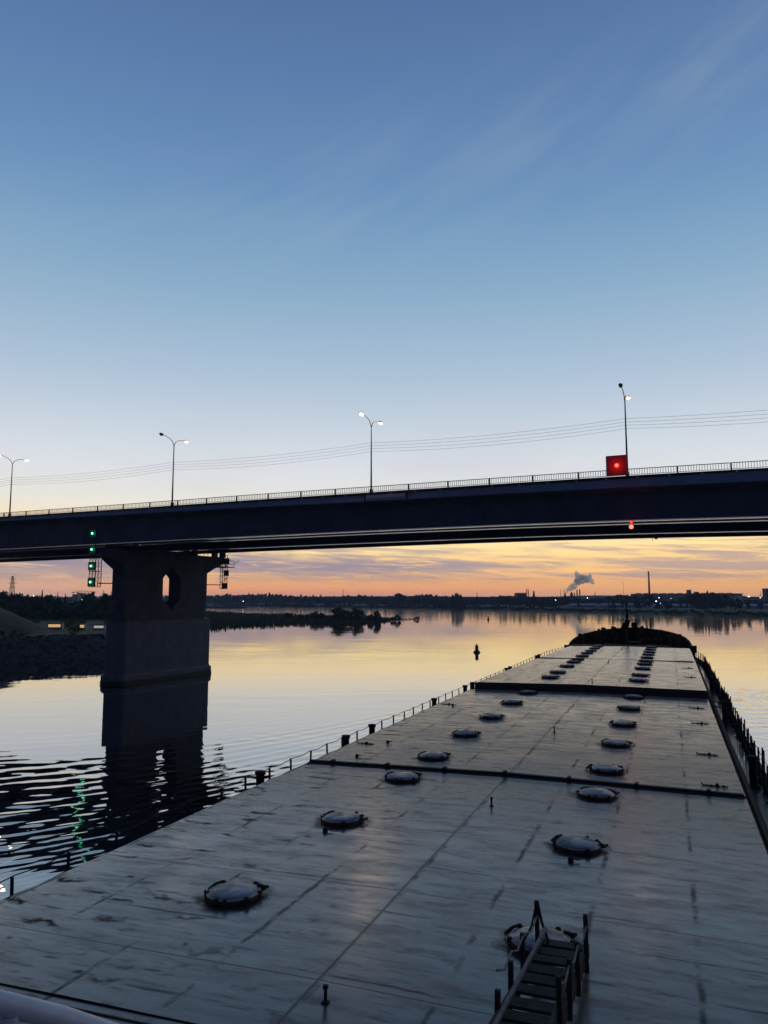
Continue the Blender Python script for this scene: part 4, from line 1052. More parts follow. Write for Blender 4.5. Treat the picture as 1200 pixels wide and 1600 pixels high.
for k,(px,py,w_) in enumerate(((354.5,877,'topmost'),(353.5,895.5,'middle'),(351.5,915.5,'lowest'))):
    s,z=onp(px,py,pB+.5); o=empty('signal_board_back',b2w(s,pB+.5,z),BR_RZ,label='%s of three dark square signal boards seen from behind right of the pier'%w_,cat='signal board',group='dark signal board backs')
    m=MB(); m.box((0,0,0),(1.05,.16,1.05)); m.build('board',black_steel,o)
    m=MB(); m.bar((-.5,-.1,-.3),(.5,-.1,-.3),.08); m.bar((-.5,-.1,.3),(.5,-.1,.3),.08); m.build('brace',rail_steel,o)
# ---- red board on the railing
pR=P_RAIL-.30; sR,zR=onp(964,727.5,pR)
sl_,_=onp(947,727,pR); sr_,_=onp(981,727,pR); _,zt_=onp(964,711.8,pR); _,zb_=onp(964,743.5,pR)
W2=(sr_-sl_)/2; H2=(zt_-zb_)/2
o=empty('red_signal_board',b2w(sR,pR,zR),BR_RZ,label='large square red lit signal board mounted on the bridge railing',cat='signal light')
m=MB(); m.box((0,0,0),(2*W2-.12,.10,2*H2-.12)); m.build('board',red_panel,o)
m=MB()
for a in (-1,1): m.box((a*(W2-.03),0,0),(.07,.16,2*H2)); m.box((0,0,a*(H2-.03)),(2*W2-.14,.16,.07))
m.build('board_frame',board_edge,o)
m=MB(); m.ball((-.0,-.14,0),.24,10,(1,.6,1)); m.build('lamp_lens',red_lit,o)
m=MB(); m.ball((-.0,-.26,0),.15,10,(1,.6,1)); m.build('lamp_core',red_core,o)
m=MB()
for a in (-W2*.6,W2*.6): m.bar((a,.12,-H2),(a,.12,H2*.8),.08)
m.build('mounting',rail_steel,o)
rl=bpy.data.lights.new('red_signal_glow','POINT'); rl.color=(1,.05,.03); rl.energy=18; rl.shadow_soft_size=.15
l=bpy.data.objects.new('lamp_glow',rl); C.objects.link(l); l.parent=o; l.location=(0,-.75,0)
rl2=bpy.data.lights.new('red_underbridge_glow','POINT'); rl2.color=(1,.05,.03); rl2.energy=7; rl2.shadow_soft_size=.12
for k,(px,py,r_,w_) in enumerate(((986.5,815.6,.15,'upper small'),(986.5,823.3,.24,'lower larger'))):
    s,z=onp(px,py,P_WEB-.7); o=empty('red_navigation_light',b2w(s,P_WEB-.7,z),BR_RZ,label='%s red lit lamp hanging under the bridge girder'%w_,cat='signal light',group='red lamps under the girder')
    m=MB(); m.ball((0,-.05,0),r_,10,(1,.8,1)); m.build('lamp_lens',red_core if k else red_lit,o)
    m=MB(); m.lathe((0,.15,0),[(.0,.2),(.16,.2),(.2,-.12),(.0,-.12)],12); m.build('housing',black_steel,o)
    m=MB(); m.bar((0,.16,.15),(0,.3,.8 if k==0 else .5),.06); m.build('bracket',rail_steel,o)
    l=bpy.data.objects.new('lamp_glow',rl2); C.objects.link(l); l.parent=o; l.location=(0,-.5,0)
s,z=onp(1022,838,P_FAR-2.5); o=empty('hanging_lamp_bracket',b2w(s,P_FAR-2.5,z),BR_RZ,label='unlit reddish lamp bracket hanging below the bridge soffit at right',cat='lamp bracket')
m=MB(); m.bar((-2.2,0,1.0),(.3,0,.75),.09); m.bar((-1.4,0,.9),(-1.4,0,1.5),.08); m.bar((.2,0,.8),(.2,0,1.5),.08); m.build('arm',rail_steel,o)
m=MB(); m.box((.25,0,.1),(.40,.4,1.0)); m.box((-.5,0,.7),(.5,.4,.5)); m.build('lamp_box',pmat('dull_red_box',(.22,.02,.02),.6),o)
m=MB(); m.tube([(-.2,0,.5),(-.25,0,-.2),(-.2,0,-.7)],.03,5); m.build('loose_wire',cable_mat,o)

# ---- street lamps
def lamp_mesh():
    d={}
    m=MB(); m.tube([(0,0,0),(0,0,3),(0,0,HL)],[.13,.10,.065],8); m.box((0,0,.25),(.34,.34,.5)); d['pole']=m.mesh('pole',pole_steel)
    for sgn,nm in ((-1,'a'),(1,'b')):
        m=MB(); m.tube([(0,0,HL),(0,sgn*.35,HL+.62),(0,sgn*1.0,HL+1.0),(0,sgn*1.9,HL+1.18),(0,sgn*2.5,HL+1.24)],[.06,.05,.045,.04,.04],7); d['arm'+nm]=m.mesh('arm',pole_steel)
    m=MB(); m.ball((0,0,.05),.42,10,(.55,1.0,.30)); d['head']=m.mesh('lamp_head',lamp_case)
    for k,mt in (('lit',lamp_lit),('lit2',lamp_lit2),('off',lens_off)):
        m=MB(); m.ball((0,0,-.03),.34,10,(.60,.95,.42)); d[k]=m.mesh('lens',mt)
    return d
LS=[(15,806,19.5,726,'lit2','lit'),(269,789,271.8,697,'off','lit'),(580,768,581,668,'lit2','lit'),(980.5,743,974.5,629,'off','lit')]
pL=P_RAIL+.22
tops=[onp(c,d_,pL)[1]-onp(a,b,pL)[1] for a,b,c,d_,_,_ in LS]; print('lamp h',tops)
HL=sum(tops)/4
LD=lamp_mesh()
SL={}
for k_,e_ in (('lit',120),('lit2',480)):
    q_=bpy.data.lights.new('street_lamp_glow','POINT'); q_.color=(1.0,.62,.34); q_.energy=e_; q_.shadow_soft_size=.3; SL[k_]=q_
words=['first street lamp from the left, near the picture edge, both heads glowing','second street lamp from the left, near head dark and far head lit',
       'third street lamp from the left, above mid span, near head glaring bright','fourth street lamp, tall pole rising behind the red signal board']
wire_pts=[]
for (bx,by,tx_,ty_,n_,f_),lab in zip(LS,words):
    s,z=onp((bx),by,pL)
    z=zr(s)-.1
    o=empty('street_lamp',b2w(s,pL,z),BR_RZ,label=lab,cat='street lamp',group='double armed street lamps on the bridge')
    zt=onp(tx_,ty_,pL)[1]; o.scale=(1,1,1)
    f=(zt-z)/HL
    p_=bpy.data.objects.new('pole',LD['pole']); C.objects.link(p_); p_.parent=o; p_.scale=(1,1,f)
    for sgn,nm,lt in ((-1,'a',n_),(1,'b',f_)):
        a=bpy.data.objects.new('arm',LD['arm'+nm]); C.objects.link(a); a.parent=o; a.location=(0,0,HL*(f-1))
        h=bpy.data.objects.new('lamp_head',LD['head']); C.objects.link(h); h.parent=o; h.location=(0,sgn*2.75,HL*f+1.25); h.rotation_euler=(sgn*.12,0,0)
        l=bpy.data.objects.new('lens',LD[lt]); C.objects.link(l); l.parent=h; l.location=(0,0,-.07)
        if lt!='off':
            g2=bpy.data.objects.new('lamp_glow',SL[lt]); C.objects.link(g2); g2.parent=h; g2.location=(0,0,-.62)
    wire_pts.append((s,z,f*HL))
# a further lamp to each side carries the cables on, outside the picture
sp=wire_pts[1][0]-wire_pts[0][0]
ends=[wire_pts[0][0]-sp]+[q[0] for q in wire_pts]+[wire_pts[3][0]+sp]
frac=lambda i,w_: zr(ends[i])+HL*(.755-.042*w_)
cnames=['topmost','second','third','lowest']; spans=['left of the first street lamp','between the first and second street lamps','between the second and third street lamps','between the third and fourth street lamps','right of the fourth street lamp']
for i in range(5):
    for w_ in range(4):
        a,b=ends[i],ends[i+1]; pts=[]
        for k in range(17):
            t=k/16; s=a+(b-a)*t; z=frac(i,w_)*(1-t)+frac(i+1,w_)*t-.42*4*t*(1-t)*(1+.1*w_)
            pts.append(b2w(s,pL-.2+.085*w_,z))
        m=MB(); m.tube(pts,.014,5); o=m.build('overhead_cable',cable_mat); tag(o,'%s of four overhead cables strung %s'%(cnames[w_],spans[i]),'cable','overhead cables along the bridge')
for s_,lab in ((ends[0],'street lamp beyond the left picture edge'),):
    pass

# ================================================================== BUOYS
def buoy(px,py,h,label,mat=buoy_red,kind=0):
    c=onz(px,py,0); o=empty('channel_buoy',(c.x,c.y,0),label=label,cat='buoy')
    m=MB(); m.lathe((0,0,0),[(0,-.4),(h*.34,-.4),(h*.40,.0),(h*.40,h*.10),(h*.30,h*.22),(h*.20,h*.24),(h*.19,h*.72),(h*.21,h*.74),(h*.21,h*.80),(h*.08,h*.83),(0,h*.83)],16); m.build('float_body',mat,o)
    m=MB(); m.lathe((0,0,h*.83),[(h*.06,0),(h*.07,h*.13),(0,h*.17)],10); m.build('beacon',black_steel,o)
    return o
buoy(745,1019.5,2.1,'dark red channel buoy with a beacon top, nearest one, left of the ship')
buoy(763,968,2.3,'tiny far buoy in mid river right of the reed spit')
buoy(1005.5,966.5,2.2,'tiny far buoy right of the ship foremast')
buoy(463,951.3,3.4,'tiny far buoy in the channel behind the reed spit')

# ================================================================== SHIP
ship=empty('cargo_ship',(0,0,0),SHIP_RZ,label='long river cargo ship seen along its grey hatch covers toward the dark bow',cat='ship')
UC=-4.85; ZC=7.6; ZD=6.25; UL,UR=-11.52,1.72
def part(m,name,mat): return m.build(name,mat,ship)
# hull
def half(v):  # half breadth of the deck at v
    if v<82: return 7.85
    if v<96: t=(v-82)/14; return 7.85-.95*t*t*(3-2*t)
    t=min(1,(v-96)/16); return 6.9*max(0,(1-t**2.1))
hv=[-25,0,20,40,60,65,70,75,80,86,92,94,97,100,103,105.5,107.5,109.3,110.6,111.5,112]
pl_=[(UC+half(v),v) for v in hv]+[(UC-half(v),v) for v in reversed(hv[:-1])]
m=MB(); n=len(pl_); 
low_=[(UC+(x-UC)*(.96 if y<85 else .86),y-(0 if y<90 else (y-90)*.22)) for x,y in pl_]
def sheer(v): return ZD+max(0,(v-90)/22)**1.5*1.3 if v>90 else ZD
vs=[(x,y,-1.5) for x,y in low_]+[(x,y,sheer(y)) for x,y in pl_]
m.add(vs,[(i,(i+1)%n,n+(i+1)%n,n+i) for i in range(n)],True); part(m,'hull',hull_paint)
m=MB(); m.add([(x,y,ZD-.03) for x,y in pl_ if y<=97],[tuple(range(len([1 for x,y in pl_ if y<=97])))]); part(m,'main_deck',deck_red)
# waterway bar along the deck edge
for sg in (-1,1):
    m=MB()
    for a,b in zip(hv[:10],hv[1:11]): m.bar((UC+sg*(half(a)-.06),a,ZD+.06),(UC+sg*(half(b)-.06),b,ZD+.06),.10,.22)
    part(m,'gunwale_bar',black_steel)
# hatch coaming
m=MB(); m.box((UC+.02,55-.0,(ZD+ZC-.2)/2),(13.0,61.5,ZC-.2-ZD)); m.box((UC+.02,14.5,(ZD+ZC-.2)/2-.002),(13.0,19,ZC-.2-ZD)); part(m,'hatch_coaming',rust_dark)
# coaming stays on both sides
for sg in (-1,1):
    m=MB(); v=7.0
    ue=UC+sg*6.5
    while v<84:
        m.add([(ue,v-.03,ZD),(ue+sg*.45,v-.03,ZD),(ue,v-.03,ZC-.35),(ue,v+.03,ZD),(ue+sg*.45,v+.03,ZD),(ue,v+.03,ZC-.35)],[(0,1,2),(3,5,4),(0,3,4,1),(1,4,5,2),(2,5,3,0)]); v+=1.5
    m.bar((ue+sg*.12,5,ZC-.75),(ue+sg*.12,85.5,ZC-.75),.14,.10)
    part(m,'coaming_stays',rust_dark)
for sg in (-1,1):
    m=MB(); m.box((UC+sg*6.78,46,ZC-.62),(.44,78,.09)); m.box((UC+sg*6.97,46,ZC-.70),(.05,78,.24)); part(m,'coaming_ledge',rust_dark)
# hatch covers
def cover(v0,v1,z,uL0,uL1,uR0,uR1,skew=0.0,name='hatch_cover'):
    m=MB(); nu,nv=26,max(4,int((v1-v0)/.9)); vs=[]
    for j in range(nv+1):
        t=j/nv; a=uL0+(uL1-uL0)*t; b=uR0+(uR1-uR0)*t
        for i in range(nu+1):
            u=a+(b-a)*i/nu; c=1-abs(u-UC)/6.7
            vv=v0+(v1-v0)*t+skew*(u-UC)*0
            vs.append((u,vv,z+.085*c+.010*mnoise.noise(Vector((u*.8,vv*1.6,0)))+.006*mnoise.noise(Vector((u*.3,vv*4,5)))))
    m.add(vs,[(j*(nu+1)+i,j*(nu+1)+i+1,(j+1)*(nu+1)+i+1,(j+1)*(nu+1)+i) for j in range(nv) for i in range(nu)],True)
    # side skirts
    m.cur=1
    def skirt(idx):
        vs2=[]; 
        for k in idx: x,y,zz=vs[k]; vs2+=[(x,y,zz),(x,y,z-.28)]
        m.add(vs2,[(2*k,2*k+1,2*k+3,2*k+2) for k in range(len(idx)-1)])
    skirt([i for i in range(nu+1)]); skirt([nv*(nu+1)+i for i in range(nu,-1,-1)])
    skirt([j*(nu+1) for j in range(nv,-1,-1)]); skirt([j*(nu+1)+nu for j in range(nv+1)])
    # rolled edge lip
    for sgn,u0,u1 in ((1,uL0,uL1),(-1,uR0,uR1)): m.bar((u0+sgn*.03,v0,z-.06),(u1+sgn*.03,v1,z-.06),.10,.05)
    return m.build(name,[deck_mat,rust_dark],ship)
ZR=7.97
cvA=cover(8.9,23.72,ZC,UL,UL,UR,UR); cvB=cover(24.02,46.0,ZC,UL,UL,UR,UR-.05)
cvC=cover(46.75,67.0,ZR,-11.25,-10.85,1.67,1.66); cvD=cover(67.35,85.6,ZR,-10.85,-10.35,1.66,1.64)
# raised end wall between second and third covers
m=MB()
nb=20; vs=[]
for i in range(nb+1):
    u=-11.4+(1.70+11.4)*i/nb; c=1-abs(u-UC)/6.7; vs+=[(u,46.62,ZC-.6),(u,46.62,ZR+.085*c-.02)]
m.add(vs,[(2*k,2*k+2,2*k+3,2*k+1) for k in range(nb)]); m.box((UC-.05,46.68,ZC-.2),(13.0,.08,.9)); part(m,'cover_end_wall',hull_paint)
def ridge(v,z,name='joint_bar',r=.045,hh=.10):
    m=MB()
    for a,b in ((UL+.05,UC),(UC,UR-.05)):
        za=z+.085*(1-abs(a-UC)/6.7); zb=z+.085*(1-abs(b-UC)/6.7)
        m.bar((a,v,za+hh/2-.02),(b,v,zb+hh/2-.02),.16,hh); m.bar((a,v-.17,za+.0),(b,v-.17,zb+.0),.10,.04)
    for k in range(7):
        u=UL+.9+k*1.9; m.box((u,v-.05,z+.085*(1-abs(u-UC)/6.7)+hh+.0),(.10,.22,.07))
    part(m,name,black_steel)
ridge(23.87,ZC); 
m=MB(); m.box((UC+.2,67.17,ZR-.05),(12.3,.34,.24)); part(m,'joint_bar',black_steel)
# aft gutter edge of the first cover

m=MB(); zs=[(UL+.02,ZC-.02),(UC,ZC+.085-.02),(UR-.02,ZC-.02)]
m.add([(u,v,z-d) for v in (0,8.885) for u,z in zs for d in (0,.16)],[(0,2,8,6),(2,4,10,8),(1,7,9,3),(3,9,11,5),(0,1,3,2),(2,3,5,4),(6,8,9,7),(8,10,11,9),(0,6,7,1),(4,5,11,10)])
part(m,'aft_platform',deck_mat)
m=MB()
for (a,za),(b,zb) in zip(zs,zs[1:]): m.bar((a,8.70,za+.006),(b,8.70,zb+.006),.03,.014)
part(m,'gutter_bar',rust_dark)
# round hatches
def hatch_mesh(seed=0):
    m=MB(); m.cur=1
    m.lathe((0,0,0),[(.475,-.03),(.475,.070),(.46,.080),(.42,.080)],36); m.lathe((0,0,0),[(.50,-.03),(.50,.010),(.475,.010)],36)
    m.cur=0
    prof=[(.476,.076),(.484,.088),(.478,.098),(.455,.101)]+[(.435*math.cos(R(a)),.101+.070*math.sin(R(a))) for a in (0,10,20,32,45,58,72,84,90)]
    m.lathe((0,0,0),prof,44)
    m.cur=1
    for k,a in enumerate((.35,.95,1.9,2.6,3.3,4.35,4.75,5.5)):
        a+=seed*.37*((k%3)-1); c,s_=math.cos(a),math.sin(a); L=.02 if (k+seed)%2 else .06
        m.bar((c*.45,s_*.45,.11),(c*(.50+L),s_*(.50+L),.08),.045,.03); m.tube([(c*.51,s_*.51,.01),(c*.51,s_*.51,.125)],.015,6)
        m.bar((c*.51-s_*.035,s_*.51+c*.035,.12),(c*.51+s_*.035,s_*.51-c*.035,.125),.018)
    ha=2.55+seed*.2; P=lambda a,r_,z:(r_*math.cos(a),r_*math.sin(a),z)
    m.bar(P(ha,.60,.03),P(ha-.2,.52,.12),.04); m.bar(P(ha-.2,.52,.12),P(ha-.5,.50,.13),.035)
    m.bar(P(.75-seed*.1,.46,.12),P(.55-seed*.1,.58,.09),.05); m.bar(P(.42,.5,.05),P(.5,.64,.09),.04)
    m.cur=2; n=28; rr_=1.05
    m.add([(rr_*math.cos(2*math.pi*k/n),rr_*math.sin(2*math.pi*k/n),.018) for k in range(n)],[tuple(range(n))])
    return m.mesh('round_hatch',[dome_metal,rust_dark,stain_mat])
hms=[hatch_mesh(k) for k in range(4)]
def camz(u,z): return z+.085*(1-abs(u-UC)/6.7)
def add_hatch(cv,u,v,z,rz):
    o=bpy.data.objects.new('round_hatch',random.choice(hms)); C.objects.link(o); o.parent=cv; o.location=(u,v,camz(u,z)+.004)
    o.rotation_euler=(0,-.019*(1 if u<UC else -1),rz)
for v,cv in ((12.72,cvA),(17.75,cvA),(22.4,cvA),(25.7,cvB),(30.3,cvB),(35.1,cvB),(40.2,cvB),(44.8,cvB)):
    add_hatch(cv,-7.62-.05*min(5,(v-12.7)/5),v,ZC,random.uniform(-.3,.3)); add_hatch(cv,-2.10,v-.05,ZC,random.uniform(-.3,.3))
for v,cv in ((50.2,cvC),(53.8,cvC),(58.8,cvC),(62.8,cvC),(65.9,cvC),(69.6,cvD),(73.5,cvD),(77,cvD),(81,cvD),(84.6,cvD)):
    add_hatch(cv,-7.38,v,ZR,random.uniform(-.3,.3)); add_hatch(cv,-2.05,v-.05,ZR,random.uniform(-.3,.3))
# lifting lugs / vents on the covers
vm=MB(); vm.tube([(0,0,0),(0,0,.20)],.024,8); vm.box((0,0,.20),(.06,.05,.05)); vm.box((0,0,.01),(.09,.09,.02)); vme=vm.mesh('lifting_lug',black_steel)
for u,v,cv,z in ((-4.55,20.26,cvA,ZC),(-4.5,9.9,cvA,ZC),(-4.6,32.1,cvB,ZC),(-4.6,45.3,cvB,ZC),(-4.6,48.2,cvC,ZR),(-4.75,63.5,cvC,ZR),(-4.7,80,cvD,ZR)):
    o=bpy.data.objects.new('lifting_lug',vme); C.objects.link(o); o.parent=cv; o.location=(u,v,camz(u,z))
vm=MB(); vm.lathe((0,0,0),[(.06,0),(.06,.05),(.04,.09),(0,.10)],10); vm.bar((-.05,0,.07),(.17,.04,.04),.025); vme=vm.mesh('drain_plug',black_steel)
for u,v,cv in ((-2.13,16.75,cvA),(-7.7,16.85,cvA),(-10.2,27.9,cvB),(-10.6,38.6,cvB),(-10.3,25.1,cvB)):
    o=bpy.data.objects.new('drain_plug',vme); C.objects.link(o); o.parent=cv; o.location=(u,v,camz(u,ZC)+.005)
# side clamps near the starboard edge
vm=MB(); vm.box((0,0,.06),(.20,.16,.13)); vm.box((-.34,0,.03),(.10,.10,.08)); vm.box((.38,0,.03),(.10,.10,.08)); vm.bar((-.85,.05,.02),(.65,.0,.02),.045); vm.bar((-.85,.05,.02),(-.95,.15,.10),.05); vme=vm.mesh('cover_clamp',black_steel)
for v,cv,z in ((24.9,cvB,ZC),(29.7,cvB,ZC),(36.9,cvB,ZC),(41.9,cvB,ZC),(54,cvC,ZR),(61,cvC,ZR)):
    o=bpy.data.objects.new('cover_clamp',vme); C.objects.link(o); o.parent=cv; o.location=(1.05,v,camz(1.05,z)+.004); o.scale=(.45,.5,.6)
for v,cv,z in ((27.5,cvB,ZC),(39,cvB,ZC)):
    o=bpy.data.objects.new('cover_clamp',vme); C.objects.link(o); o.parent=cv; o.location=(-10.9,v,camz(-10.9,z)+.004); o.scale=(.45,.5,.5)
# side rails on each deck edge
bolv=[21.9,28.7,31.54,40.85,47.58,49.5,60.5,62,75,76.5]
for sg in (-1,1):
    ux=lambda v,sg=sg: UC+sg*(half(v)-.20)
    v=9.5; top=ZD+1.26
    posts=[]
    while v<93: posts.append(v+random.uniform(-.05,.05)); v+=1.5
    for q in posts:
        m=MB(); lean=random.uniform(-.03,.03)
        ue=ux(q); m.bar((ue,q,ZD),(ue+lean,q+lean,top+random.uniform(-.02,.04)),.055,.045); part(m,'rail_stanchion',black_steel)
    gaps=[b for b in (28.2,47.0,61)]
    for hgt in (.5,.9,1.27):
        m=MB(); pts=[]
        for i,q in enumerate(posts):
            pts.append((ux(q),q,ZD+hgt))
            if i<len(posts)-1: pts.append((ux(q+.75),q+.75,ZD+hgt-(.05 if hgt>1 else .03)))
        m.tube(pts,.013,5); part(m,'rail_wire',black_steel)
    for b in (bolv if sg<0 else (31.5,47.6,62)):
        vm=MB(); ue=ux(b)
        vm.lathe((ue-sg*.25,b,ZD),[(.13,0),(.13,1.28 if sg<0 else 1.0),(.17,1.30 if sg<0 else 1.02),(.17,1.40 if sg<0 else 1.1),(0,1.40 if sg<0 else 1.1)],12,)
        vm.box((ue-sg*.25,b,ZD+.03),(.36,.4,.06))
        vm.bar((ue-sg*.25,b,ZD+1.0),(ue-sg*.25+.25,b+.12,ZD+.98),.05)
        part(vm,'bollard',black_steel)
# starboard side: tall fender timbers and stanchion brackets seen edge on
v=21
while v<90:
    ue=UC+half(v)-.05; m=MB(); hh=random.choice((.8,.9,1.0,1.05,1.2)); m.bar((ue+.02,v,ZD-.1),(ue+.02+random.uniform(-.03,.05),v,ZD+hh),.06,.07); m.box((ue-.12,v,ZD+.02),(.22,.10,.05)); part(m,'bulwark_stay',black_steel); v+=random.choice((.55,.8,1.2,1.7))
m=MB()
for a,b in ((20,60),(60,76),(76,86),(86,94)):
    for off in (0,.04):
        ua,ub=UC+half(a)-.02+off,UC+half(b)-.02+off; ha=.30+.12*(a>70); hb=.30+.12*(b>70)
        m.add([(ua,a,ZD),(ub,b,ZD),(ub,b,ZD+hb),(ua,a,ZD+ha)],[(0,1,2,3) if off else (0,3,2,1)])
    m.bar((ua,a,ZD+ha),(ub,b,ZD+hb),.10,.06)
part(m,'bulwark_plate',rust_dark)
m=MB(); m.tube([(UR+.25,8,ZD+.9),(UR+.25,45,ZD+.9),(UR+.2,80,ZD+.9)],.05,8); part(m,'deck_pipe',rust_dark)
m=MB(); m.tube([(UR+.5,8,ZD+.12),(UR+.5,76,ZD+.12)],.07,8); part(m,'deck_pipe',rust_dark)
for v in (44.2,46.3): 
    m=MB(); m.bar((UR-.1,v,ZC-.05),(UR+.75,v+.05,ZC-.25),.10,.06); m.bar((UR+.72,v,ZC-.25),(UR+.72,v,ZD),.07); part(m,'cover_stop',black_steel)
# ---- forecastle
fv=[94,95.5,97,99,101,103,105.5,107.5,109.3,110.6,111.5,112]
FZ=ZD+.9
def btop(v): # bulwark top height
    return interp(v,[(94,7.0),(95.5,7.4),(97,7.72),(99,8.05),(101,8.35),(104,8.70),(108,9.0),(112,9.15)])
ring=[(UC+half(v)-.05,v) for v in fv]+[(UC-half(v)+.05,v) for v in reversed(fv[:-1])]
m=MB(); vs=[]
for x,y in ring: vs+=[(x,y,sheer(y)-.6),(x,y,btop(y))]
m.add(vs,[(2*k,2*k+2,2*k+3,2*k+1) for k in range(len(ring)-1)],True)
vs=[]
for x,y in ring:
    d=Vector((x-UC,(y-84)*.0,0)); xi=x-math.copysign(.12,x-UC) if abs(x-UC)>.2 else x; yi=y-.08
    vs+=[(xi,yi,sheer(y)-.6),(xi,yi,btop(y))]
m.add(vs,[(2*k+1,2*k+3,2*k+2,2*k) for k in range(len(ring)-1)],True)
part(m,'bow_bulwark',rust_dark)
m=MB()
for (a,b) in zip(ring,ring[1:]): m.bar((a[0],a[1],btop(a[1])),(b[0],b[1],btop(b[1])),.22,.09)
for k,(x,y) in enumerate(ring):
    if 96<y<111: sx=-1 if x>UC else 1; m.bar((x+sx*.1,y,btop(y)-.05),(x+sx*.8,y-.2,FZ),.06)
part(m,'bulwark_cap',black_steel)
rb=random.Random(21)
for k in range(26):
    v=rb.uniform(97.5,110.5); sg_=rb.choice((-1,1)); x=UC+sg_*max(.2,half(v)-rb.uniform(.3,1.4)); hh=btop(v)-FZ+rb.uniform(.05,.38)
    m=MB(); m.box((x,v-.5,FZ+hh/2),(rb.uniform(.18,.6),rb.uniform(.2,.5),hh),rb.uniform(-.4,.4)); m.box((x,v-.5,FZ+hh+.04),(.3,.16,.08)); part(m,rb.choice(('fairlead','chain_stopper','vent_post','roller_stand')),rust_dark)
fr_=[p for p in ring]
m=MB(); m.add([(x,y,FZ) for x,y in fr_],[tuple(range(len(fr_)))]); part(m,'forecastle_deck',rust_dark)
m=MB(); m.box((UC-.2,86.2,ZD+.9),(12.0,.12,1.8)); m.box((UC-.4,87.0,ZR-.1),(10,1.3,.45)); m.box((UC,95.4,ZD+.55),(13.7,.12,1.2)); part(m,'breakwater',rust_dark)
# deck gear on the forecastle
def winch(u,v):
    m=MB(); 
    m.box((u,v,FZ+.15),(1.7,1.2,.3)); 
    for a in (-.75,.75): m.box((u+a,v,FZ+.65),(.12,.9,.9))
    vs=[];n=14
    for x in (-.7,-.1,.1,.7):
        for k in range(n): t=2*math.pi*k/n; r=.42 if abs(x)>.3 else .34; vs.append((u+x,v+r*math.cos(t),FZ+.75+r*math.sin(t)))
    m.add(vs,[(i*n+k,i*n+(k+1)%n,(i+1)*n+(k+1)%n,(i+1)*n+k) for i in range(3) for k in range(n)],True)
    m.tube([(u+.8,v,FZ+.75),(u+1.3,v,FZ+.75)],.22,10); m.box((u-1.1,v,FZ+.6),(.5,.6,.7)); part(m,'anchor_winch',rust_dark)
winch(UC-2.6,101); winch(UC+2.4,101)
for u,v,h in ((UC-4.6,98,1.5),(UC-3.9,98.2,1.45),(UC+4.2,98,1.5),(UC+4.9,98.1,1.4),(UC-1.2,104.5,1.9),(UC+1.1,104.5,1.9),(UC-.3,99,1.9),(UC+1.0,98.5,1.8),(UC-1.9,98.8,1.75)):
    m=MB(); m.lathe((u,v,FZ-.02),[(.2,0),(.2,h-.1),(.26,h-.08),(.26,h),(0,h)],12); part(m,'mooring_bollard',rust_dark)
m=MB(); m.lathe((UC-3.2,96.5,FZ-.02),[(.22,0),(.22,1.0),(.42,1.02),(.42,1.3),(0,1.4)],12); part(m,'mushroom_vent',rust_dark)
m=MB(); m.lathe((UC+3.3,96.3,FZ-.02),[(.22,0),(.22,1.0),(.42,1.02),(.42,1.3),(0,1.4)],12); part(m,'mushroom_vent',rust_dark)
m=MB(); m.box((UC+.6,96.6,FZ+.4),(1.6,1.2,.9)); part(m,'companion_hatch',rust_dark)
# foremast
def sh_at(px,py,v):
    r=ray(px,py); rl_=Vector((r.x*SY-r.y*SX,r.x*SX+r.y*SY,r.z)); t=v/rl_.y; return Vector((rl_.x*t,v,HW+rl_.z*t))
mv=97.0; mb=sh_at(980.5,986,mv); mt_=sh_at(980.5,944,mv)
mu=mb.x; fm=empty('foremast',(mu,mv,FZ)); fm.parent=ship
H=mt_.z-FZ
m=MB(); m.tube([(0,0,0),(0,0,H*.55),(0,0,H)],[.20,.14,.06],8); m.build('mast_pole',black_steel,fm)
m=MB(); cz=sh_at(980,969,mv).z-FZ; m.bar((-1.2,0,cz),(1.3,0,cz),.08); m.bar((-.9,0,cz-.02),(-.5,0,cz-1.0),.03); m.build('cross_yard',black_steel,fm)
m=MB(); m.box((0,0,H*.72),(.34,.3,.5)); m.box((0,0,H*.86),(.26,.26,.3)); m.box((0,0,H-.05),(.2,.2,.3)); m.box((0.02,-.1,H*.60),(.55,.4,.55)); m.build('mast_lights',black_steel,fm)
for px,py,r_ in ((977.5,977,.42),(991,976.5,.36)):
    q=sh_at(px,py,mv); m=MB(); m.ball((q.x-mu,-.1,q.z-FZ),r_,8,(1,.5,1)); m.build('mast_lamp_drum',black_steel,fm)
q=sh_at(996,974,mv); m=MB(); m.bar((q.x-mu-.15,0,q.z-FZ-.5),(q.x-mu+.1,0,q.z-FZ+.3),.10); m.bar((0,0,q.z-FZ-.2),(q.x-mu,0,q.z-FZ-.45),.05); m.build('horn_bracket',black_steel,fm)
m=MB()
for a,b in ((-1.2,-2.6),(1.3,2.8)): m.bar((a*.2,0,H*.7),(b,-2.5,.2),.025)
m.build('stay_wire',black_steel,fm)
q=sh_at(1016.5,984,99); q2=sh_at(1016,966,99); m=MB(); m.tube([(q.x,99,FZ),(q2.x,99,q2.z)],[.06,.035],6); part(m,'jack_staff',black_steel)
# corner piece at starboard bow shoulder
m=MB(); q=sh_at(1083,1013,86.0); m.box((q.x,86.2,q.z-.1),(.7,.6,.7)); m.bar((q.x,86.2,q.z-.3),(q.x,86.2,ZD),.4); part(m,'fairlead',rust_dark)
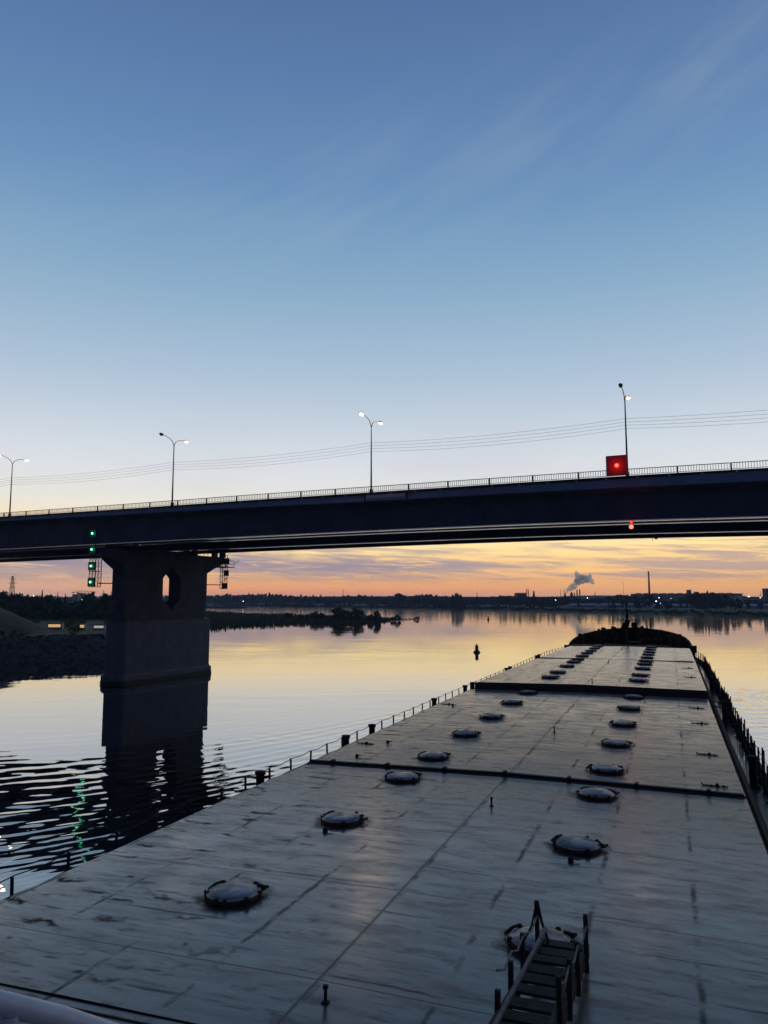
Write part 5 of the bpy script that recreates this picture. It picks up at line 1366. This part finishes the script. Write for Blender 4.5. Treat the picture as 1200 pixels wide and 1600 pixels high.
# ---- gangway stair on the first cover
def gang():
    g_=empty('boarding_stair',(0,0,0)); g_.parent=ship
    uL_,uR_=-2.02,-1.37; va,vb=12.35,7.6; za,zb=ZC+.26,ZC+.95
    f=lambda v:za+(zb-za)*(va-v)/(va-vb)
    for u in (uL_,uR_):
        m=MB(); m.bar((u,va+.1,f(va)-.08),(u,vb,f(vb)-.08),.05,.20); m.build('stringer',wood_grey,g_)
    v=va-.05
    while v>vb:
        m=MB(); m.box(((uL_+uR_)/2+random.uniform(-.012,.012),v+random.uniform(-.015,.015),f(v)+random.uniform(-.012,.012)),(uR_-uL_-.05,.20+random.uniform(0,.05),.035),random.uniform(-.02,.02)); m.build('tread',wood_grey,g_); v-=.44
    for u,vs_ in ((uL_,(12.15,10.95,10.1,9.3)),(uR_,(11.9,10.9,10.0,9.2))):
        for k,v in enumerate(vs_):
            top=ZC+.98+(.02 if k else .05)-(0 if k in(0,) else .02*k)
            zz=sh_at({0:851,1:833,2:815,3:799}[k] if u==uL_ else {0:921,1:909,2:902,3:899}[k],{0:1410,1:1461,2:1505,3:1551}[k] if u==uL_ else {0:1430,1:1473,2:1500,3:1530}[k],v).z
            m=MB(); m.bar((u+(-.04 if u==uL_ else .04),v,f(v)-.22),(u+(-.04 if u==uL_ else .04)+random.uniform(-.01,.01),v+.01,zz),.06,.06); m.build('hand_post',wood_grey,g_)
    m=MB(); m.bar((-1.90,11.9,f(11.9)+.30),(-1.95,7.6,f(7.6)+.0),.045,.045); m.build('side_pole',pole_wood,g_)
    m=MB(); m.bar((-1.40,11.6,f(11.6)+.12),(-1.36,7.6,f(7.6)+.14),.045,.045); m.build('side_pole',wood_grey,g_)
    for u,vs_ in ((uL_-.04,(12.16,10.96,10.11,9.31)),(uR_+.04,(11.91,10.91,10.01,9.21))):
        m=MB(); pts=[]
        for a,b in zip(vs_,vs_[1:]):
            for t in (0,.5): v=a+(b-a)*t; pts.append((u+.01,v,f(v)+.42-(.10 if t else 0)))
        pts.append((u,vs_[-1],f(vs_[-1])+.42)); m.tube(pts,.014,5); m.build('rope',pole_wood,g_)
    m=MB(); m.tube([(uL_-.04,12.16,ZC+.90),(uL_+.03,12.12,ZC+.62),(uL_+.12,12.10,ZC+.38),(uL_+.10,12.0,ZC+.18)],.022,6); m.tube([(uL_-.05,12.16,ZC+.86),(uL_-.12,12.1,ZC+.55),(uL_-.20,11.6,ZC+.42)],.016,6); m.build('rope_end',black_steel,g_)
gang()
# ---- pale guard pipe right in front of the viewer
p0=Vector((0,0,HW))+ray(-120,1537)*1.55; p1=Vector((0,0,HW))+ray(95,1590)*1.75; p2=Vector((0,0,HW))+ray(330,1668)*2.0
def w2s(p): return Vector((p.x*SY-p.y*SX,p.x*SX+p.y*SY,p.z))
a,b,c=w2s(p0),w2s(p1),w2s(p2)
m=MB(); m.tube([a-(b-a)*1.5,a,b,c,c+(c-b)*1.0],.024,16); part(m,'guard_rail_pipe',white_pipe)
m=MB(); m.tube([b-Vector((0,0,.02))-(b-a)*.4,b-Vector((0,0,1.1))-(b-a)*.4],.022,10); m.tube([c+(c-b)*.6,c+(c-b)*.6-Vector((0,0,1.1))],.022,10); part(m,'guard_rail_post',white_pipe)

# ================================================================== HAZE
import os
if not os.environ.get('NOHAZE'):
    m=MB(); m.box((400,1700,48),(8800,3700,102)); o=m.build('haze',None)
    mt=bpy.data.materials.new('air_haze'); mt.use_nodes=True; t=NT(mt.node_tree)
    pv=t.n('ShaderNodeVolumePrincipled',{'Color':(.60,.76,1.0,1),'Density':.00014,'Anisotropy':0.0}); t.out(pv.outputs[0],sock=1)
    o.data.materials.clear(); o.data.materials.append(mt); tag(o,kind='stuff')
